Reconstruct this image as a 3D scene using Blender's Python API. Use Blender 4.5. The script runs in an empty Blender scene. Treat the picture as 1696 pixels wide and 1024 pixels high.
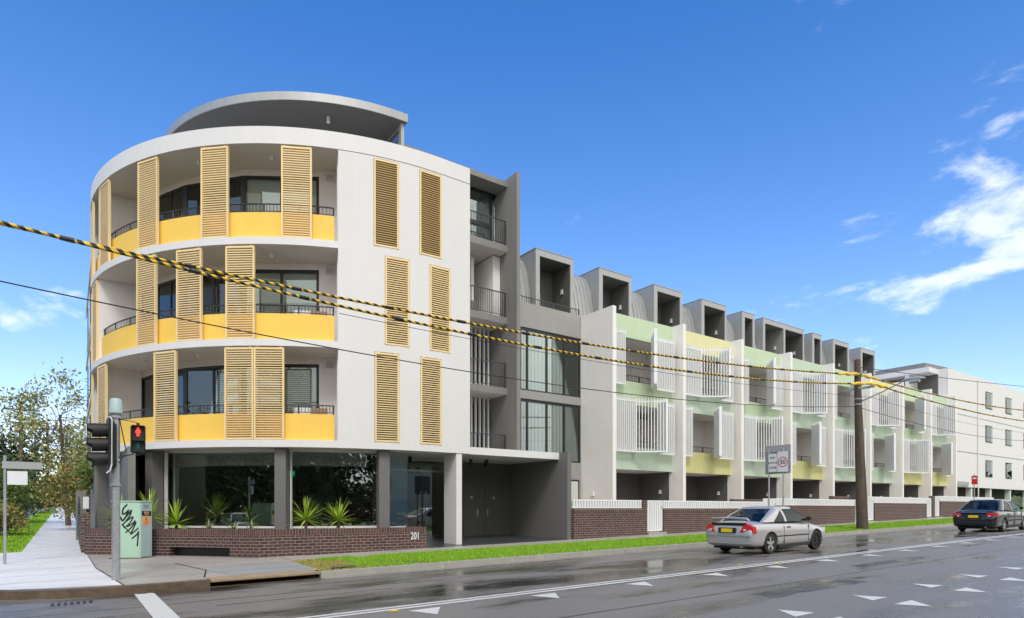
import bpy, bmesh, math, random
from mathutils import Vector, Matrix, noise
random.seed(7)
R = math.radians
S = bpy.context.scene
COL = S.collection

# ------------------------------------------------------------------ camera
cam_data = bpy.data.cameras.new('camera')
cam = bpy.data.objects.new('camera', cam_data); COL.objects.link(cam)
cam.location = (0, 0, 0)                       # eye point; the street lies about 1.6 m below it
cam.rotation_euler = (R(90), 0, R(-35.485))
cam_data.sensor_width = 36; cam_data.lens = 21.97
cam_data.shift_y = 0.1958
cam_data.clip_start = 0.1; cam_data.clip_end = 3000
S.camera = cam
# ------------------------------------------------------------------ light
SUN_AZ, SUN_EL = 207.0, 50.0                   # degrees clockwise from +Y
S.view_settings.view_transform = 'Standard'; S.view_settings.look = 'None'
S.view_settings.gamma = 1; S.view_settings.exposure = 0.62
W = bpy.data.worlds.new('World'); S.world = W; W.use_nodes = True
nt = W.node_tree; nt.nodes.clear()
def N(t, tree=None, **k):
    n = (tree or nt).nodes.new(t)
    for a, b in k.items(): setattr(n, a, b)
    return n
L = nt.links.new
sky = N('ShaderNodeTexSky', sky_type='NISHITA'); sky.sun_disc = False
sky.sun_elevation = R(SUN_EL); sky.sun_rotation = R(SUN_AZ); sky.ozone_density = 2.2; sky.dust_density = 0.6; sky.air_density = 1.0
tc = N('ShaderNodeTexCoord'); sep = N('ShaderNodeSeparateXYZ'); L(tc.outputs['Generated'], sep.inputs[0])
el = N('ShaderNodeValToRGB'); L(sep.outputs['Z'], el.inputs[0])     # deepen the clear part of the sky with elevation
el.color_ramp.elements[0].position = 0.05; el.color_ramp.elements[0].color = (1.6, 1.45, 1.55, 1)
el.color_ramp.elements[1].position = 0.62; el.color_ramp.elements[1].color = (0.42, 1.0, 1.62, 1)
e_ = el.color_ramp.elements.new(0.30); e_.color = (0.98, 1.28, 1.68, 1)
hs = N('ShaderNodeMix', data_type='RGBA', blend_type='MULTIPLY'); hs.inputs['Factor'].default_value = 1
L(sky.outputs[0], hs.inputs['A']); L(el.outputs[0], hs.inputs['B'])
mp = N('ShaderNodeMapping'); mp.inputs['Scale'].default_value = (1.0, 1.0, 2.6); mp.inputs['Location'].default_value = (0.35, 0.1, 0.0)
L(tc.outputs['Generated'], mp.inputs[0])
cn = N('ShaderNodeTexNoise'); cn.inputs['Scale'].default_value = 7.5; cn.inputs['Detail'].default_value = 10; cn.inputs['Roughness'].default_value = 0.58; cn.inputs['Distortion'].default_value = 0.25
L(mp.outputs[0], cn.inputs['Vector'])
def bank(d, lo, hi):                              # a bank of cloud round one direction of the sky
    n = Vector(d).normalized(); dt = N('ShaderNodeVectorMath', operation='DOT_PRODUCT'); L(tc.outputs['Generated'], dt.inputs[0]); dt.inputs[1].default_value = n
    m_ = N('ShaderNodeMapRange'); m_.interpolation_type = 'SMOOTHSTEP'; m_.inputs['From Min'].default_value = lo; m_.inputs['From Max'].default_value = hi; m_.inputs['To Min'].default_value = -0.04; m_.inputs['To Max'].default_value = 0.095; L(dt.outputs['Value'], m_.inputs['Value']); return m_
b1 = bank((.89, .34, .325), .984, .9998); b2 = bank((.80, .50, .24), .994, .9998); b3 = bank((-.02, .985, .15), .965, .999); b4 = bank((.93, .22, .36), .985, .9995)
acc = cn.outputs['Fac']
for b_ in (b1, b2, b3, b4):
    ad = N('ShaderNodeMath', operation='ADD'); L(acc, ad.inputs[0]); L(b_.outputs[0], ad.inputs[1]); acc = ad.outputs[0]
mm = N('ShaderNodeMapRange'); mm.interpolation_type = 'SMOOTHSTEP'; mm.inputs['From Min'].default_value = 0.50; mm.inputs['From Max'].default_value = 0.70
L(acc, mm.inputs['Value'])
mm2 = N('ShaderNodeMath', operation='MULTIPLY'); L(mm.outputs[0], mm2.inputs[0]); mm2.inputs[1].default_value = 0.62
mix = N('ShaderNodeMix', data_type='RGBA'); L(mm2.outputs[0], mix.inputs['Factor']); L(hs.outputs['Result'], mix.inputs['A'])
mix.inputs['B'].default_value = (9.0, 9.2, 9.8, 1)
# the sky on the far side of the street (behind the viewer) is overcast
oc = N('ShaderNodeMapRange'); oc.interpolation_type = 'SMOOTHSTEP'; oc.inputs['From Min'].default_value = 0.20; oc.inputs['From Max'].default_value = -0.22
L(sep.outputs['Y'], oc.inputs['Value'])
on = N('ShaderNodeTexNoise'); on.inputs['Scale'].default_value = 2.2; on.inputs['Detail'].default_value = 7; L(tc.outputs['Generated'], on.inputs['Vector'])
orr = N('ShaderNodeValToRGB'); L(on.outputs['Fac'], orr.inputs[0]); orr.color_ramp.elements[0].position = .35; orr.color_ramp.elements[1].position = .68
orr.color_ramp.elements[0].color = (6.6, 6.6, 6.75, 1); orr.color_ramp.elements[1].color = (10.8, 10.6, 10.3, 1)
mixo = N('ShaderNodeMix', data_type='RGBA'); L(oc.outputs[0], mixo.inputs['Factor']); L(mix.outputs['Result'], mixo.inputs['A']); L(orr.outputs[0], mixo.inputs['B'])
bg = N('ShaderNodeBackground'); L(mixo.outputs['Result'], bg.inputs[0]); bg.inputs[1].default_value = 0.10
wo = N('ShaderNodeOutputWorld'); L(bg.outputs[0], wo.inputs[0])
sd = bpy.data.lights.new('sun', 'SUN'); sd.energy = 1.2; sd.angle = R(18); sd.color = (1, 0.965, 0.92)
sun = bpy.data.objects.new('sun', sd); COL.objects.link(sun)
sv = Vector((math.sin(R(SUN_AZ))*math.cos(R(SUN_EL)), math.cos(R(SUN_AZ))*math.cos(R(SUN_EL)), math.sin(R(SUN_EL))))
sun.rotation_euler = sv.to_track_quat('Z', 'Y').to_euler(); sun.location = sv*60

# ------------------------------------------------------------------ materials
MATS = {}
def newmat(name):
    m = bpy.data.materials.new(name); m.use_nodes = True
    t = m.node_tree; p = t.nodes['Principled BSDF']; MATS[name] = m
    return m, t, p
def mat(name, col, rough=0.6, metal=0.0, var=0.06, scale=1.3, bump=0.0, bscale=60, streak=0.0, spec=None, coat=0):
    m, t, p = newmat(name)
    g = t.nodes.new('ShaderNodeNewGeometry')
    p.inputs['Roughness'].default_value = rough; p.inputs['Metallic'].default_value = metal
    if spec is not None: p.inputs['Specular IOR Level'].default_value = spec
    if coat: p.inputs['Coat Weight'].default_value = coat; p.inputs['Coat Roughness'].default_value = 0.04
    n = t.nodes.new('ShaderNodeTexNoise'); n.inputs['Scale'].default_value = scale; n.inputs['Detail'].default_value = 6; n.inputs['Roughness'].default_value = 0.65
    t.links.new(g.outputs['Position'], n.inputs['Vector'])
    mr = t.nodes.new('ShaderNodeMapRange'); mr.inputs['From Min'].default_value = 0.25; mr.inputs['From Max'].default_value = 0.75
    mr.inputs['To Min'].default_value = 1-var; mr.inputs['To Max'].default_value = 1+var
    t.links.new(n.outputs['Fac'], mr.inputs['Value'])
    out = mr.outputs[0]
    if streak:
        mpn = t.nodes.new('ShaderNodeMapping'); mpn.inputs['Scale'].default_value = (5, 5, 0.25)
        t.links.new(g.outputs['Position'], mpn.inputs[0])
        n2 = t.nodes.new('ShaderNodeTexNoise'); n2.inputs['Scale'].default_value = 1.5; n2.inputs['Detail'].default_value = 5
        t.links.new(mpn.outputs[0], n2.inputs['Vector'])
        mr2 = t.nodes.new('ShaderNodeMapRange'); mr2.inputs['From Min'].default_value = 0.35; mr2.inputs['From Max'].default_value = 0.7
        mr2.inputs['To Min'].default_value = 1+streak*0.3; mr2.inputs['To Max'].default_value = 1-streak
        t.links.new(n2.outputs['Fac'], mr2.inputs['Value'])
        mu = t.nodes.new('ShaderNodeMath'); mu.operation = 'MULTIPLY'; t.links.new(out, mu.inputs[0]); t.links.new(mr2.outputs[0], mu.inputs[1]); out = mu.outputs[0]
    vm = t.nodes.new('ShaderNodeVectorMath'); vm.operation = 'SCALE'; vm.inputs[0].default_value = col
    t.links.new(out, vm.inputs['Scale']); t.links.new(vm.outputs[0], p.inputs['Base Color'])
    if bump:
        n3 = t.nodes.new('ShaderNodeTexNoise'); n3.inputs['Scale'].default_value = bscale; n3.inputs['Detail'].default_value = 3
        t.links.new(g.outputs['Position'], n3.inputs['Vector'])
        b = t.nodes.new('ShaderNodeBump'); b.inputs['Strength'].default_value = bump; b.inputs['Distance'].default_value = 0.01
        t.links.new(n3.outputs['Fac'], b.inputs['Height']); t.links.new(b.outputs[0], p.inputs['Normal'])
    return m
WHITE = mat('white_render', (0.73, 0.72, 0.71), 0.75, var=0.03, scale=0.45, bump=0.15, streak=0.02)
FASCIA = mat('fascia_white', (0.74, 0.73, 0.72), 0.6, var=0.02, streak=0.02)
SOFFIT = mat('soffit_paint', (0.74, 0.675, 0.63), 0.8, var=0.03)
RECESS = mat('recess_render', (0.80, 0.755, 0.74), 0.8, var=0.03, streak=0.03)
YELLOW = mat('yellow_render', (0.92, 0.60, 0.10), 0.65, var=0.05, scale=0.8, streak=0.02)
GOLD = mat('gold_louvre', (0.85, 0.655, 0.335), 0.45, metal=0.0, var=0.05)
GREY = mat('mid_grey_render', (0.235, 0.228, 0.218), 0.75, var=0.05, streak=0.07)
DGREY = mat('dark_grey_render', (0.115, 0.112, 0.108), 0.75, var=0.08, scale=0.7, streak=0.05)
GREYW = mat('light_grey_render', (0.33, 0.325, 0.31), 0.75, var=0.05, streak=0.05)
BLADE = mat('porch_grey_render', (0.17, 0.165, 0.16), 0.75, var=0.06, streak=0.05)
COLGREY = mat('column_grey', (0.16, 0.155, 0.155), 0.6, var=0.04)
PIER = mat('warm_grey_render', (0.86, 0.835, 0.80), 0.75, var=0.03, streak=0.04)
MINT = mat('mint_render', (0.54, 0.66, 0.45), 0.7, var=0.03, streak=0.04)
SAGE = mat('sage_render', (0.53, 0.64, 0.50), 0.7, var=0.03, streak=0.04)
OLIVE = mat('olive_yellow_render', (0.64, 0.62, 0.28), 0.7, var=0.03, streak=0.04)
LEMON = mat('pale_yellow_render', (0.74, 0.71, 0.40), 0.7, var=0.03, streak=0.04)
WPAINT = mat('white_batten_paint', (0.82, 0.83, 0.84), 0.45, var=0.03)
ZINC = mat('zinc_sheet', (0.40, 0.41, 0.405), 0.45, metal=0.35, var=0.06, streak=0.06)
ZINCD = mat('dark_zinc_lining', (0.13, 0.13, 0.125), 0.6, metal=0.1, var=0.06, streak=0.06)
BLACK = mat('black_frame', (0.022, 0.023, 0.026), 0.4, var=0.1)
GOLDD = mat('shaded_gold_louvre', (0.46, 0.31, 0.11), 0.45, var=0.05)  # louvre gold darkened for the shaded undersides seen from below
RAIL = mat('charcoal_rail', (0.05, 0.053, 0.06), 0.4, var=0.1)
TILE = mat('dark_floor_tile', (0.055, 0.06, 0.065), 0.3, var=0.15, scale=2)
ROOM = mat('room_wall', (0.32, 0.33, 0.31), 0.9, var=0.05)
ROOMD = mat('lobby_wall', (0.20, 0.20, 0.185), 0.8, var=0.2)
BLIND = mat('blind_fabric', (0.60, 0.63, 0.58), 0.8, var=0.03)
CURT = mat('pale_curtain', (0.86, 0.88, 0.88), 0.8, var=0.04)
TIMBER = mat('timber_door', (0.34, 0.22, 0.14), 0.5, var=0.15, scale=5)
STEEL = mat('brushed_steel', (0.6, 0.6, 0.58), 0.3, metal=0.9)
GALV = mat('galvanised_steel', (0.42, 0.44, 0.45), 0.45, metal=0.5, var=0.22, scale=22)
CAB = mat('cabinet_green', (0.42, 0.62, 0.48), 0.5, var=0.03, streak=0.05)
CABB = mat('cabinet_blue_grey', (0.40, 0.53, 0.53), 0.5, var=0.03, streak=0.05)
INK = mat('black_paint', (0.01, 0.01, 0.012), 0.5)
ORANGE = mat('orange_sticker', (0.75, 0.42, 0.18), 0.6)
REDP = mat('red_paint', (0.62, 0.02, 0.03), 0.4)
SIGNW = mat('sign_white', (0.72, 0.74, 0.76), 0.4)
SIGNB = mat('sign_back', (0.40, 0.41, 0.42), 0.5, metal=0.3)
YTAPE = mat('yellow_sleeve', (0.80, 0.52, 0.03), 0.4, var=0.15, scale=4)
BTAPE = mat('black_sleeve', (0.018, 0.018, 0.02), 0.4)
CABLE = mat('cable_black', (0.03, 0.03, 0.03), 0.6)
TRUNK = mat('bark', (0.11, 0.085, 0.065), 0.9, var=0.35, scale=7, bump=0.5, bscale=18)
CONC = mat('kerb_concrete', (0.37, 0.36, 0.33), 0.5, var=0.15, scale=3, bump=0.3)
OLDK = mat('old_brown_kerb', (0.12, 0.085, 0.055), 0.55, var=0.5, scale=4, bump=0.5, bscale=14)
LINTEL = mat('tan_lintel', (0.36, 0.27, 0.17), 0.5, var=0.25, scale=3, bump=0.3)
LINE = mat('road_paint', (0.66, 0.66, 0.63), 0.4, var=0.1, scale=9)
CARSIL = mat('silver_car_paint', (0.50, 0.49, 0.485), 0.30, metal=0.45, var=0.02, coat=0.8)
CARBLK = mat('black_car_paint', (0.012, 0.014, 0.02), 0.2, metal=0.2, var=0.02, coat=1.0)
CARWHT = mat('white_car_paint', (0.7, 0.7, 0.7), 0.3, var=0.02, coat=0.6)
CARRED = mat('red_car_paint', (0.35, 0.02, 0.02), 0.3, var=0.02, coat=0.6)
TYRE = mat('tyre_rubber', (0.02, 0.02, 0.022), 0.75)
TRIM = mat('black_trim', (0.02, 0.02, 0.02), 0.55)
PLATE = mat('plate_yellow', (0.85, 0.62, 0.02), 0.4)
TAIL = mat('tail_light_red', (0.60, 0.02, 0.015), 0.15, coat=1)
TAILW = mat('tail_light_clear', (0.75, 0.6, 0.55), 0.15, coat=1)
SOIL = mat('garden_soil', (0.09, 0.05, 0.03), 0.95, var=0.4, scale=20, bump=0.6)
MULCH = SOIL
VERGE = mat('verge_green', (0.09, 0.16, 0.03), 0.9, var=0.3, scale=4)

def wood_pole_mat():
    m = mat('weathered_pole_timber', (0.10, 0.075, 0.055), 0.85, var=0.3, scale=5, bump=0.5, bscale=25, streak=0.4); return m
POLEW = wood_pole_mat()
def brickmat(name, c1, c2, mortar, bw=0.24, bh=0.086, off=0.5):
    m, t, p = newmat(name)
    g = t.nodes.new('ShaderNodeNewGeometry'); s = t.nodes.new('ShaderNodeSeparateXYZ'); t.links.new(g.outputs['Position'], s.inputs[0])
    a = t.nodes.new('ShaderNodeMath'); a.operation = 'SUBTRACT'; t.links.new(s.outputs['X'], a.inputs[0]); t.links.new(s.outputs['Y'], a.inputs[1])
    c = t.nodes.new('ShaderNodeCombineXYZ'); t.links.new(a.outputs[0], c.inputs['X']); t.links.new(s.outputs['Z'], c.inputs['Y'])
    b = t.nodes.new('ShaderNodeTexBrick'); b.offset = off
    b.inputs['Scale'].default_value = 1; b.inputs['Brick Width'].default_value = bw; b.inputs['Row Height'].default_value = bh
    b.inputs['Mortar Size'].default_value = 0.008; b.inputs['Mortar Smooth'].default_value = 0.3; b.inputs['Bias'].default_value = -0.2
    b.inputs['Color1'].default_value = (*c1, 1); b.inputs['Color2'].default_value = (*c2, 1); b.inputs['Mortar'].default_value = (*mortar, 1)
    t.links.new(c.outputs[0], b.inputs['Vector'])
    n = t.nodes.new('ShaderNodeTexNoise'); n.inputs['Scale'].default_value = 9; n.inputs['Detail'].default_value = 5; t.links.new(g.outputs['Position'], n.inputs['Vector'])
    mr = t.nodes.new('ShaderNodeMapRange'); mr.inputs['To Min'].default_value = 0.55; mr.inputs['To Max'].default_value = 1.45; t.links.new(n.outputs['Fac'], mr.inputs['Value'])
    vm = t.nodes.new('ShaderNodeVectorMath'); vm.operation = 'SCALE'; t.links.new(b.outputs['Color'], vm.inputs[0]); t.links.new(mr.outputs[0], vm.inputs['Scale'])
    t.links.new(vm.outputs[0], p.inputs['Base Color']); p.inputs['Roughness'].default_value = 0.7
    bp = t.nodes.new('ShaderNodeBump'); bp.inputs['Strength'].default_value = 0.6; bp.inputs['Distance'].default_value = 0.008; bp.invert = True
    t.links.new(b.outputs['Fac'], bp.inputs['Height']); t.links.new(bp.outputs[0], p.inputs['Normal'])
    return m
BRICK = brickmat('brown_brick', (0.100, 0.043, 0.034), (0.042, 0.025, 0.024), (0.30, 0.265, 0.24))
BRICKT = brickmat('brown_brick_soldier', (0.115, 0.05, 0.038), (0.05, 0.03, 0.028), (0.26, 0.23, 0.21), 0.086, 0.24, 0.0)
def glassmat(name, tint, base, scale):
    m = bpy.data.materials.new(name); m.use_nodes = True; t = m.node_tree; t.nodes.clear()
    tr = t.nodes.new('ShaderNodeBsdfTransparent'); tr.inputs[0].default_value = (*tint, 1)
    gl = t.nodes.new('ShaderNodeBsdfGlossy'); gl.inputs['Roughness'].default_value = 0.01; gl.inputs[0].default_value = (0.92, 1, 0.97, 1)
    fr = t.nodes.new('ShaderNodeFresnel'); fr.inputs[0].default_value = 1.5
    ma = t.nodes.new('ShaderNodeMath'); ma.operation = 'MULTIPLY_ADD'; t.links.new(fr.outputs[0], ma.inputs[0]); ma.inputs[1].default_value = scale; ma.inputs[2].default_value = base; ma.use_clamp = True
    mx = t.nodes.new('ShaderNodeMixShader'); t.links.new(ma.outputs[0], mx.inputs[0]); t.links.new(tr.outputs[0], mx.inputs[1]); t.links.new(gl.outputs[0], mx.inputs[2])
    o = t.nodes.new('ShaderNodeOutputMaterial'); t.links.new(mx.outputs[0], o.inputs[0]); return m
GLASS = glassmat('window_glass', (0.90, 0.93, 0.92), 0.06, 1.1)
LGLASS = glassmat('shopfront_glass', (0.86, 0.90, 0.87), 0.14, 1.1)
CGLASS = glassmat('car_glass', (0.30, 0.32, 0.30), 0.03, 0.45)
def emis(name, col, st):
    m, t, p = newmat(name); p.inputs['Base Color'].default_value = (*col, 1); p.inputs['Emission Color'].default_value = (*col, 1); p.inputs['Emission Strength'].default_value = st; return m
LAMP = emis('warm_lamp', (1.0, 0.78, 0.45), 3.0)
REDL = emis('red_signal', (1.0, 0.03, 0.02), 2.6)
GRNL = emis('green_signal_dim', (0.0, 0.10, 0.09), 0.2)
EXITG = emis('exit_green', (0.0, 0.45, 0.15), 0.8)
HEADL = emis('headlight_on', (1.0, 0.85, 0.6), 4.0)

def road_mat():
    m, t, p = newmat('wet_asphalt')
    g = t.nodes.new('ShaderNodeNewGeometry')
    mpn = t.nodes.new('ShaderNodeMapping'); mpn.inputs['Scale'].default_value = (0.22, 0.75, 1); t.links.new(g.outputs['Position'], mpn.inputs[0])
    n = t.nodes.new('ShaderNodeTexNoise'); n.inputs['Scale'].default_value = 1.1; n.inputs['Detail'].default_value = 7; n.inputs['Roughness'].default_value = 0.6; t.links.new(mpn.outputs[0], n.inputs['Vector'])
    f = t.nodes.new('ShaderNodeTexNoise'); f.inputs['Scale'].default_value = 60; f.inputs['Detail'].default_value = 5; f.inputs['Roughness'].default_value = 0.75; t.links.new(g.outputs['Position'], f.inputs['Vector'])
    wet = t.nodes.new('ShaderNodeMapRange'); wet.inputs['From Min'].default_value = 0.5; wet.inputs['From Max'].default_value = 0.64
    sy = t.nodes.new('ShaderNodeSeparateXYZ'); t.links.new(g.outputs['Position'], sy.inputs[0])
    ln_ = t.nodes.new('ShaderNodeMapRange'); ln_.interpolation_type = 'SMOOTHSTEP'; ln_.inputs['From Min'].default_value = 8.8; ln_.inputs['From Max'].default_value = 10.2; ln_.inputs['To Max'].default_value = 0.075; t.links.new(sy.outputs['Y'], ln_.inputs['Value'])
    ad_ = t.nodes.new('ShaderNodeMath'); t.links.new(n.outputs['Fac'], ad_.inputs[0]); t.links.new(ln_.outputs[0], ad_.inputs[1]); t.links.new(ad_.outputs[0], wet.inputs['Value'])
    ro = t.nodes.new('ShaderNodeMapRange'); ro.inputs['To Min'].default_value = 0.46; ro.inputs['To Max'].default_value = 0.13; t.links.new(wet.outputs[0], ro.inputs['Value'])
    t.links.new(ro.outputs[0], p.inputs['Roughness'])
    cr_ = t.nodes.new('ShaderNodeMapRange'); cr_.inputs['From Min'].default_value = 0.3; cr_.inputs['From Max'].default_value = 0.7; cr_.inputs['To Min'].default_value = 0.45; cr_.inputs['To Max'].default_value = 1.55; t.links.new(f.outputs['Fac'], cr_.inputs['Value'])
    c2 = t.nodes.new('ShaderNodeMapRange'); c2.inputs['To Min'].default_value = 0.20; c2.inputs['To Max'].default_value = 0.05; t.links.new(wet.outputs[0], c2.inputs['Value'])
    mu = t.nodes.new('ShaderNodeMath'); mu.operation = 'MULTIPLY'; t.links.new(cr_.outputs[0], mu.inputs[0]); t.links.new(c2.outputs[0], mu.inputs[1])
    vm = t.nodes.new('ShaderNodeVectorMath'); vm.operation = 'SCALE'; vm.inputs[0].default_value = (1, 0.935, 0.865); t.links.new(mu.outputs[0], vm.inputs['Scale']); t.links.new(vm.outputs[0], p.inputs['Base Color'])
    bs = t.nodes.new('ShaderNodeMapRange'); bs.inputs['To Min'].default_value = 0.55; bs.inputs['To Max'].default_value = 0.10; t.links.new(wet.outputs[0], bs.inputs['Value'])
    b = t.nodes.new('ShaderNodeBump'); b.inputs['Distance'].default_value = 0.006; t.links.new(bs.outputs[0], b.inputs['Strength']); t.links.new(f.outputs['Fac'], b.inputs['Height']); t.links.new(b.outputs[0], p.inputs['Normal'])
    p.inputs['Specular IOR Level'].default_value = 0.38
    return m
ASPH = road_mat()
def path_mat(name, col, r0, r1):
    m, t, p = newmat(name)
    g = t.nodes.new('ShaderNodeNewGeometry')
    n = t.nodes.new('ShaderNodeTexNoise'); n.inputs['Scale'].default_value = 0.8; n.inputs['Detail'].default_value = 8; n.inputs['Roughness'].default_value = 0.65; t.links.new(g.outputs['Position'], n.inputs['Vector'])
    ro = t.nodes.new('ShaderNodeMapRange'); ro.inputs['From Min'].default_value = 0.35; ro.inputs['From Max'].default_value = 0.65; ro.inputs['To Min'].default_value = r0; ro.inputs['To Max'].default_value = r1
    t.links.new(n.outputs['Fac'], ro.inputs['Value']); t.links.new(ro.outputs[0], p.inputs['Roughness'])
    f = t.nodes.new('ShaderNodeTexNoise'); f.inputs['Scale'].default_value = 50; t.links.new(g.outputs['Position'], f.inputs['Vector'])
    c = t.nodes.new('ShaderNodeMapRange'); c.inputs['From Min'].default_value = 0.3; c.inputs['From Max'].default_value = 0.7; c.inputs['To Min'].default_value = 0.72; c.inputs['To Max'].default_value = 1.2; t.links.new(n.outputs['Fac'], c.inputs['Value'])
    vm = t.nodes.new('ShaderNodeVectorMath'); vm.operation = 'SCALE'; vm.inputs[0].default_value = col; t.links.new(c.outputs[0], vm.inputs['Scale']); t.links.new(vm.outputs[0], p.inputs['Base Color'])
    b = t.nodes.new('ShaderNodeBump'); b.inputs['Strength'].default_value = 0.2; b.inputs['Distance'].default_value = 0.005; t.links.new(f.outputs['Fac'], b.inputs['Height']); t.links.new(b.outputs[0], p.inputs['Normal'])
    return m
PATH = path_mat('wet_concrete_path', (0.42, 0.39, 0.35), 0.55, 0.22)
PATHW = path_mat('sky_sheen_wet_path', (0.84, 0.825, 0.80), 0.5, 0.22)  # concrete paled so its colour carries the sky sheen on the path
PATHG = path_mat('bluish_wet_path', (0.36, 0.37, 0.37), 0.5, 0.2)
def leafmat(name, c1, c2, rough=0.5):
    m, t, p = newmat(name); g = t.nodes.new('ShaderNodeNewGeometry')
    r = t.nodes.new('ShaderNodeValToRGB'); r.color_ramp.elements[0].color = (*c1, 1); r.color_ramp.elements[1].color = (*c2, 1)
    t.links.new(g.outputs['Random Per Island'], r.inputs[0]); t.links.new(r.outputs[0], p.inputs['Base Color']); p.inputs['Roughness'].default_value = rough
    p.inputs['Subsurface Weight'].default_value = 0.0
    return m
LEAF = leafmat('leaf_mid_green', (0.06, 0.11, 0.02), (0.19, 0.27, 0.05))
LEAFY = leafmat('leaf_olive', (0.20, 0.24, 0.06), (0.50, 0.47, 0.20))
LEAFR = leafmat('leaf_russet', (0.13, 0.20, 0.04), (0.42, 0.30, 0.10))
LEAFD = leafmat('leaf_dark', (0.02, 0.04, 0.012), (0.055, 0.085, 0.025))
FLOWR = leafmat('flower_red', (0.35, 0.02, 0.03), (0.5, 0.05, 0.05))
YUC = leafmat('yucca_leaf', (0.20, 0.36, 0.02), (0.52, 0.66, 0.08), 0.35)
AGAV = leafmat('variegated_leaf', (0.25, 0.30, 0.16), (0.5, 0.5, 0.32), 0.4)
GRASS = leafmat('grass_blade', (0.17, 0.36, 0.012), (0.33, 0.58, 0.03), 0.6)
STRAW = leafmat('dry_grass_blade', (0.36, 0.26, 0.08), (0.42, 0.42, 0.10), 0.7)

# ------------------------------------------------------------------ mesh helper
class MB:
    def __init__(s): s.v = []; s.f = []; s.M = None
    def at(s, ox, oy, ang, oz=0):               # following boxes are laid out in this frame
        s.M = Matrix.Translation((ox, oy, oz)) @ Matrix.Rotation(ang, 4, 'Z'); return s
    def add(s, vs, fs):
        n = len(s.v)
        s.v += [tuple(s.M @ Vector(p)) if s.M else tuple(p) for p in vs]
        s.f += [tuple(i+n for i in f) for f in fs]; return s
    def box(s, x0, x1, y0, y1, z0, z1):
        return s.add([(x0,y0,z0),(x1,y0,z0),(x1,y1,z0),(x0,y1,z0),(x0,y0,z1),(x1,y0,z1),(x1,y1,z1),(x0,y1,z1)],
                     [(0,3,2,1),(4,5,6,7),(0,1,5,4),(1,2,6,5),(2,3,7,6),(3,0,4,7)])
    def prism(s, pts, z0, z1):                   # vertical extrusion; z0/z1 numbers or functions of (x, y)
        A = 0
        for i in range(len(pts)): A += pts[i-1][0]*pts[i][1]-pts[i][0]*pts[i-1][1]
        if A < 0: pts = pts[::-1]
        g0 = z0 if callable(z0) else (lambda x, y: z0); g1 = z1 if callable(z1) else (lambda x, y: z1)
        n = len(pts)
        vs = [(x, y, g0(x, y)) for x, y in pts]+[(x, y, g1(x, y)) for x, y in pts]
        return s.add(vs, [tuple(range(n))[::-1], tuple(range(n, 2*n))]+[(i, (i+1) % n, n+(i+1) % n, n+i) for i in range(n)])
    def profx(s, prof, x0, x1):                  # profile in (y, z) extruded along x
        n = len(prof); vs = [(x0, y, z) for y, z in prof]+[(x1, y, z) for y, z in prof]
        return s.add(vs, [tuple(range(n)), tuple(range(n, 2*n))[::-1]]+[(i, i+n, (i+1) % n+n, (i+1) % n) for i in range(n)])
    def sheet(s, pts, fn):
        n = len(pts); A = sum(pts[i-1][0]*pts[i][1]-pts[i][0]*pts[i-1][1] for i in range(n))
        if A < 0: pts = pts[::-1]
        return s.add([(x, y, fn(x, y)) for x, y in pts], [tuple(range(n))])
    def arc(s, cx, cy, r0, r1, a0, a1, z0, z1, n=24):      # ring sector, angle 0 = towards the street, + = right
        for i in range(n):
            b0 = a0+(a1-a0)*i/n; b1 = a0+(a1-a0)*(i+1)/n
            P = [pol(r1, b0), pol(r1, b1), pol(r0, b1), pol(r0, b0)]
            vs = [(x, y, z0) for x, y in P]+[(x, y, z1) for x, y in P]
            fs = [(0,3,2,1),(4,5,6,7),(0,1,5,4),(2,3,7,6)]
            if i == 0: fs.append((3,0,4,7))
            if i == n-1: fs.append((1,2,6,5))
            s.add(vs, fs)
        return s
    def tube(s, pts, r, n=8, cap=True):
        rs = r if isinstance(r, (list, tuple)) else [r]*len(pts)
        P = [Vector(p) for p in pts]; vs = []; fs = []
        up = None
        for i, p in enumerate(P):
            d = (P[min(i+1, len(P)-1)]-P[max(i-1, 0)]).normalized()
            if up is None: up = Vector((0,0,1)) if abs(d.z) < 0.95 else Vector((1,0,0))
            x = d.cross(up).normalized(); y = x.cross(d).normalized()
            for k in range(n):
                a = 2*math.pi*k/n; vs.append(p+x*math.cos(a)*rs[i]+y*math.sin(a)*rs[i])
        for i in range(len(P)-1):
            for k in range(n): fs.append((i*n+k, i*n+(k+1) % n, (i+1)*n+(k+1) % n, (i+1)*n+k))
        if cap: fs.append(tuple(range(n))[::-1]); fs.append(tuple(range((len(P)-1)*n, len(P)*n)))
        return s.add(vs, fs)
    def cyl(s, x, y, z0, z1, r, n=16, r1=None):
        return s.tube([(x, y, z0), (x, y, z1)], [r, r1 if r1 is not None else r], n)
    def build(s, name, m, parent=None, label=None, bevel=0, sharp=35, kind=None):
        me = bpy.data.meshes.new(name)
        off = parent_origin(parent)
        me.from_pydata([(a-off[0], b-off[1], c-off[2]) for a, b, c in s.v], [], s.f)
        bm = bmesh.new(); bm.from_mesh(me)
        bmesh.ops.recalc_face_normals(bm, faces=bm.faces)
        if bevel: bmesh.ops.bevel(bm, geom=[e for e in bm.edges if len(e.link_faces) == 2 and e.calc_face_angle(0) > 0.6], offset=bevel, segments=2, affect='EDGES', clamp_overlap=True)
        bm.to_mesh(me); bm.free()
        if len(me.polygons) < 60000:
            for p in me.polygons: p.use_smooth = True
            me.set_sharp_from_angle(angle=R(sharp))
        me.materials.append(m)
        o = bpy.data.objects.new(name, me); COL.objects.link(o)
        if parent: o.parent = parent
        if label: o['label'] = label
        if kind: o['kind'] = kind
        return o
def parent_origin(p):
    o = Vector((0, 0, 0))
    while p: o += p.location; p = p.parent
    return o
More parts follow.
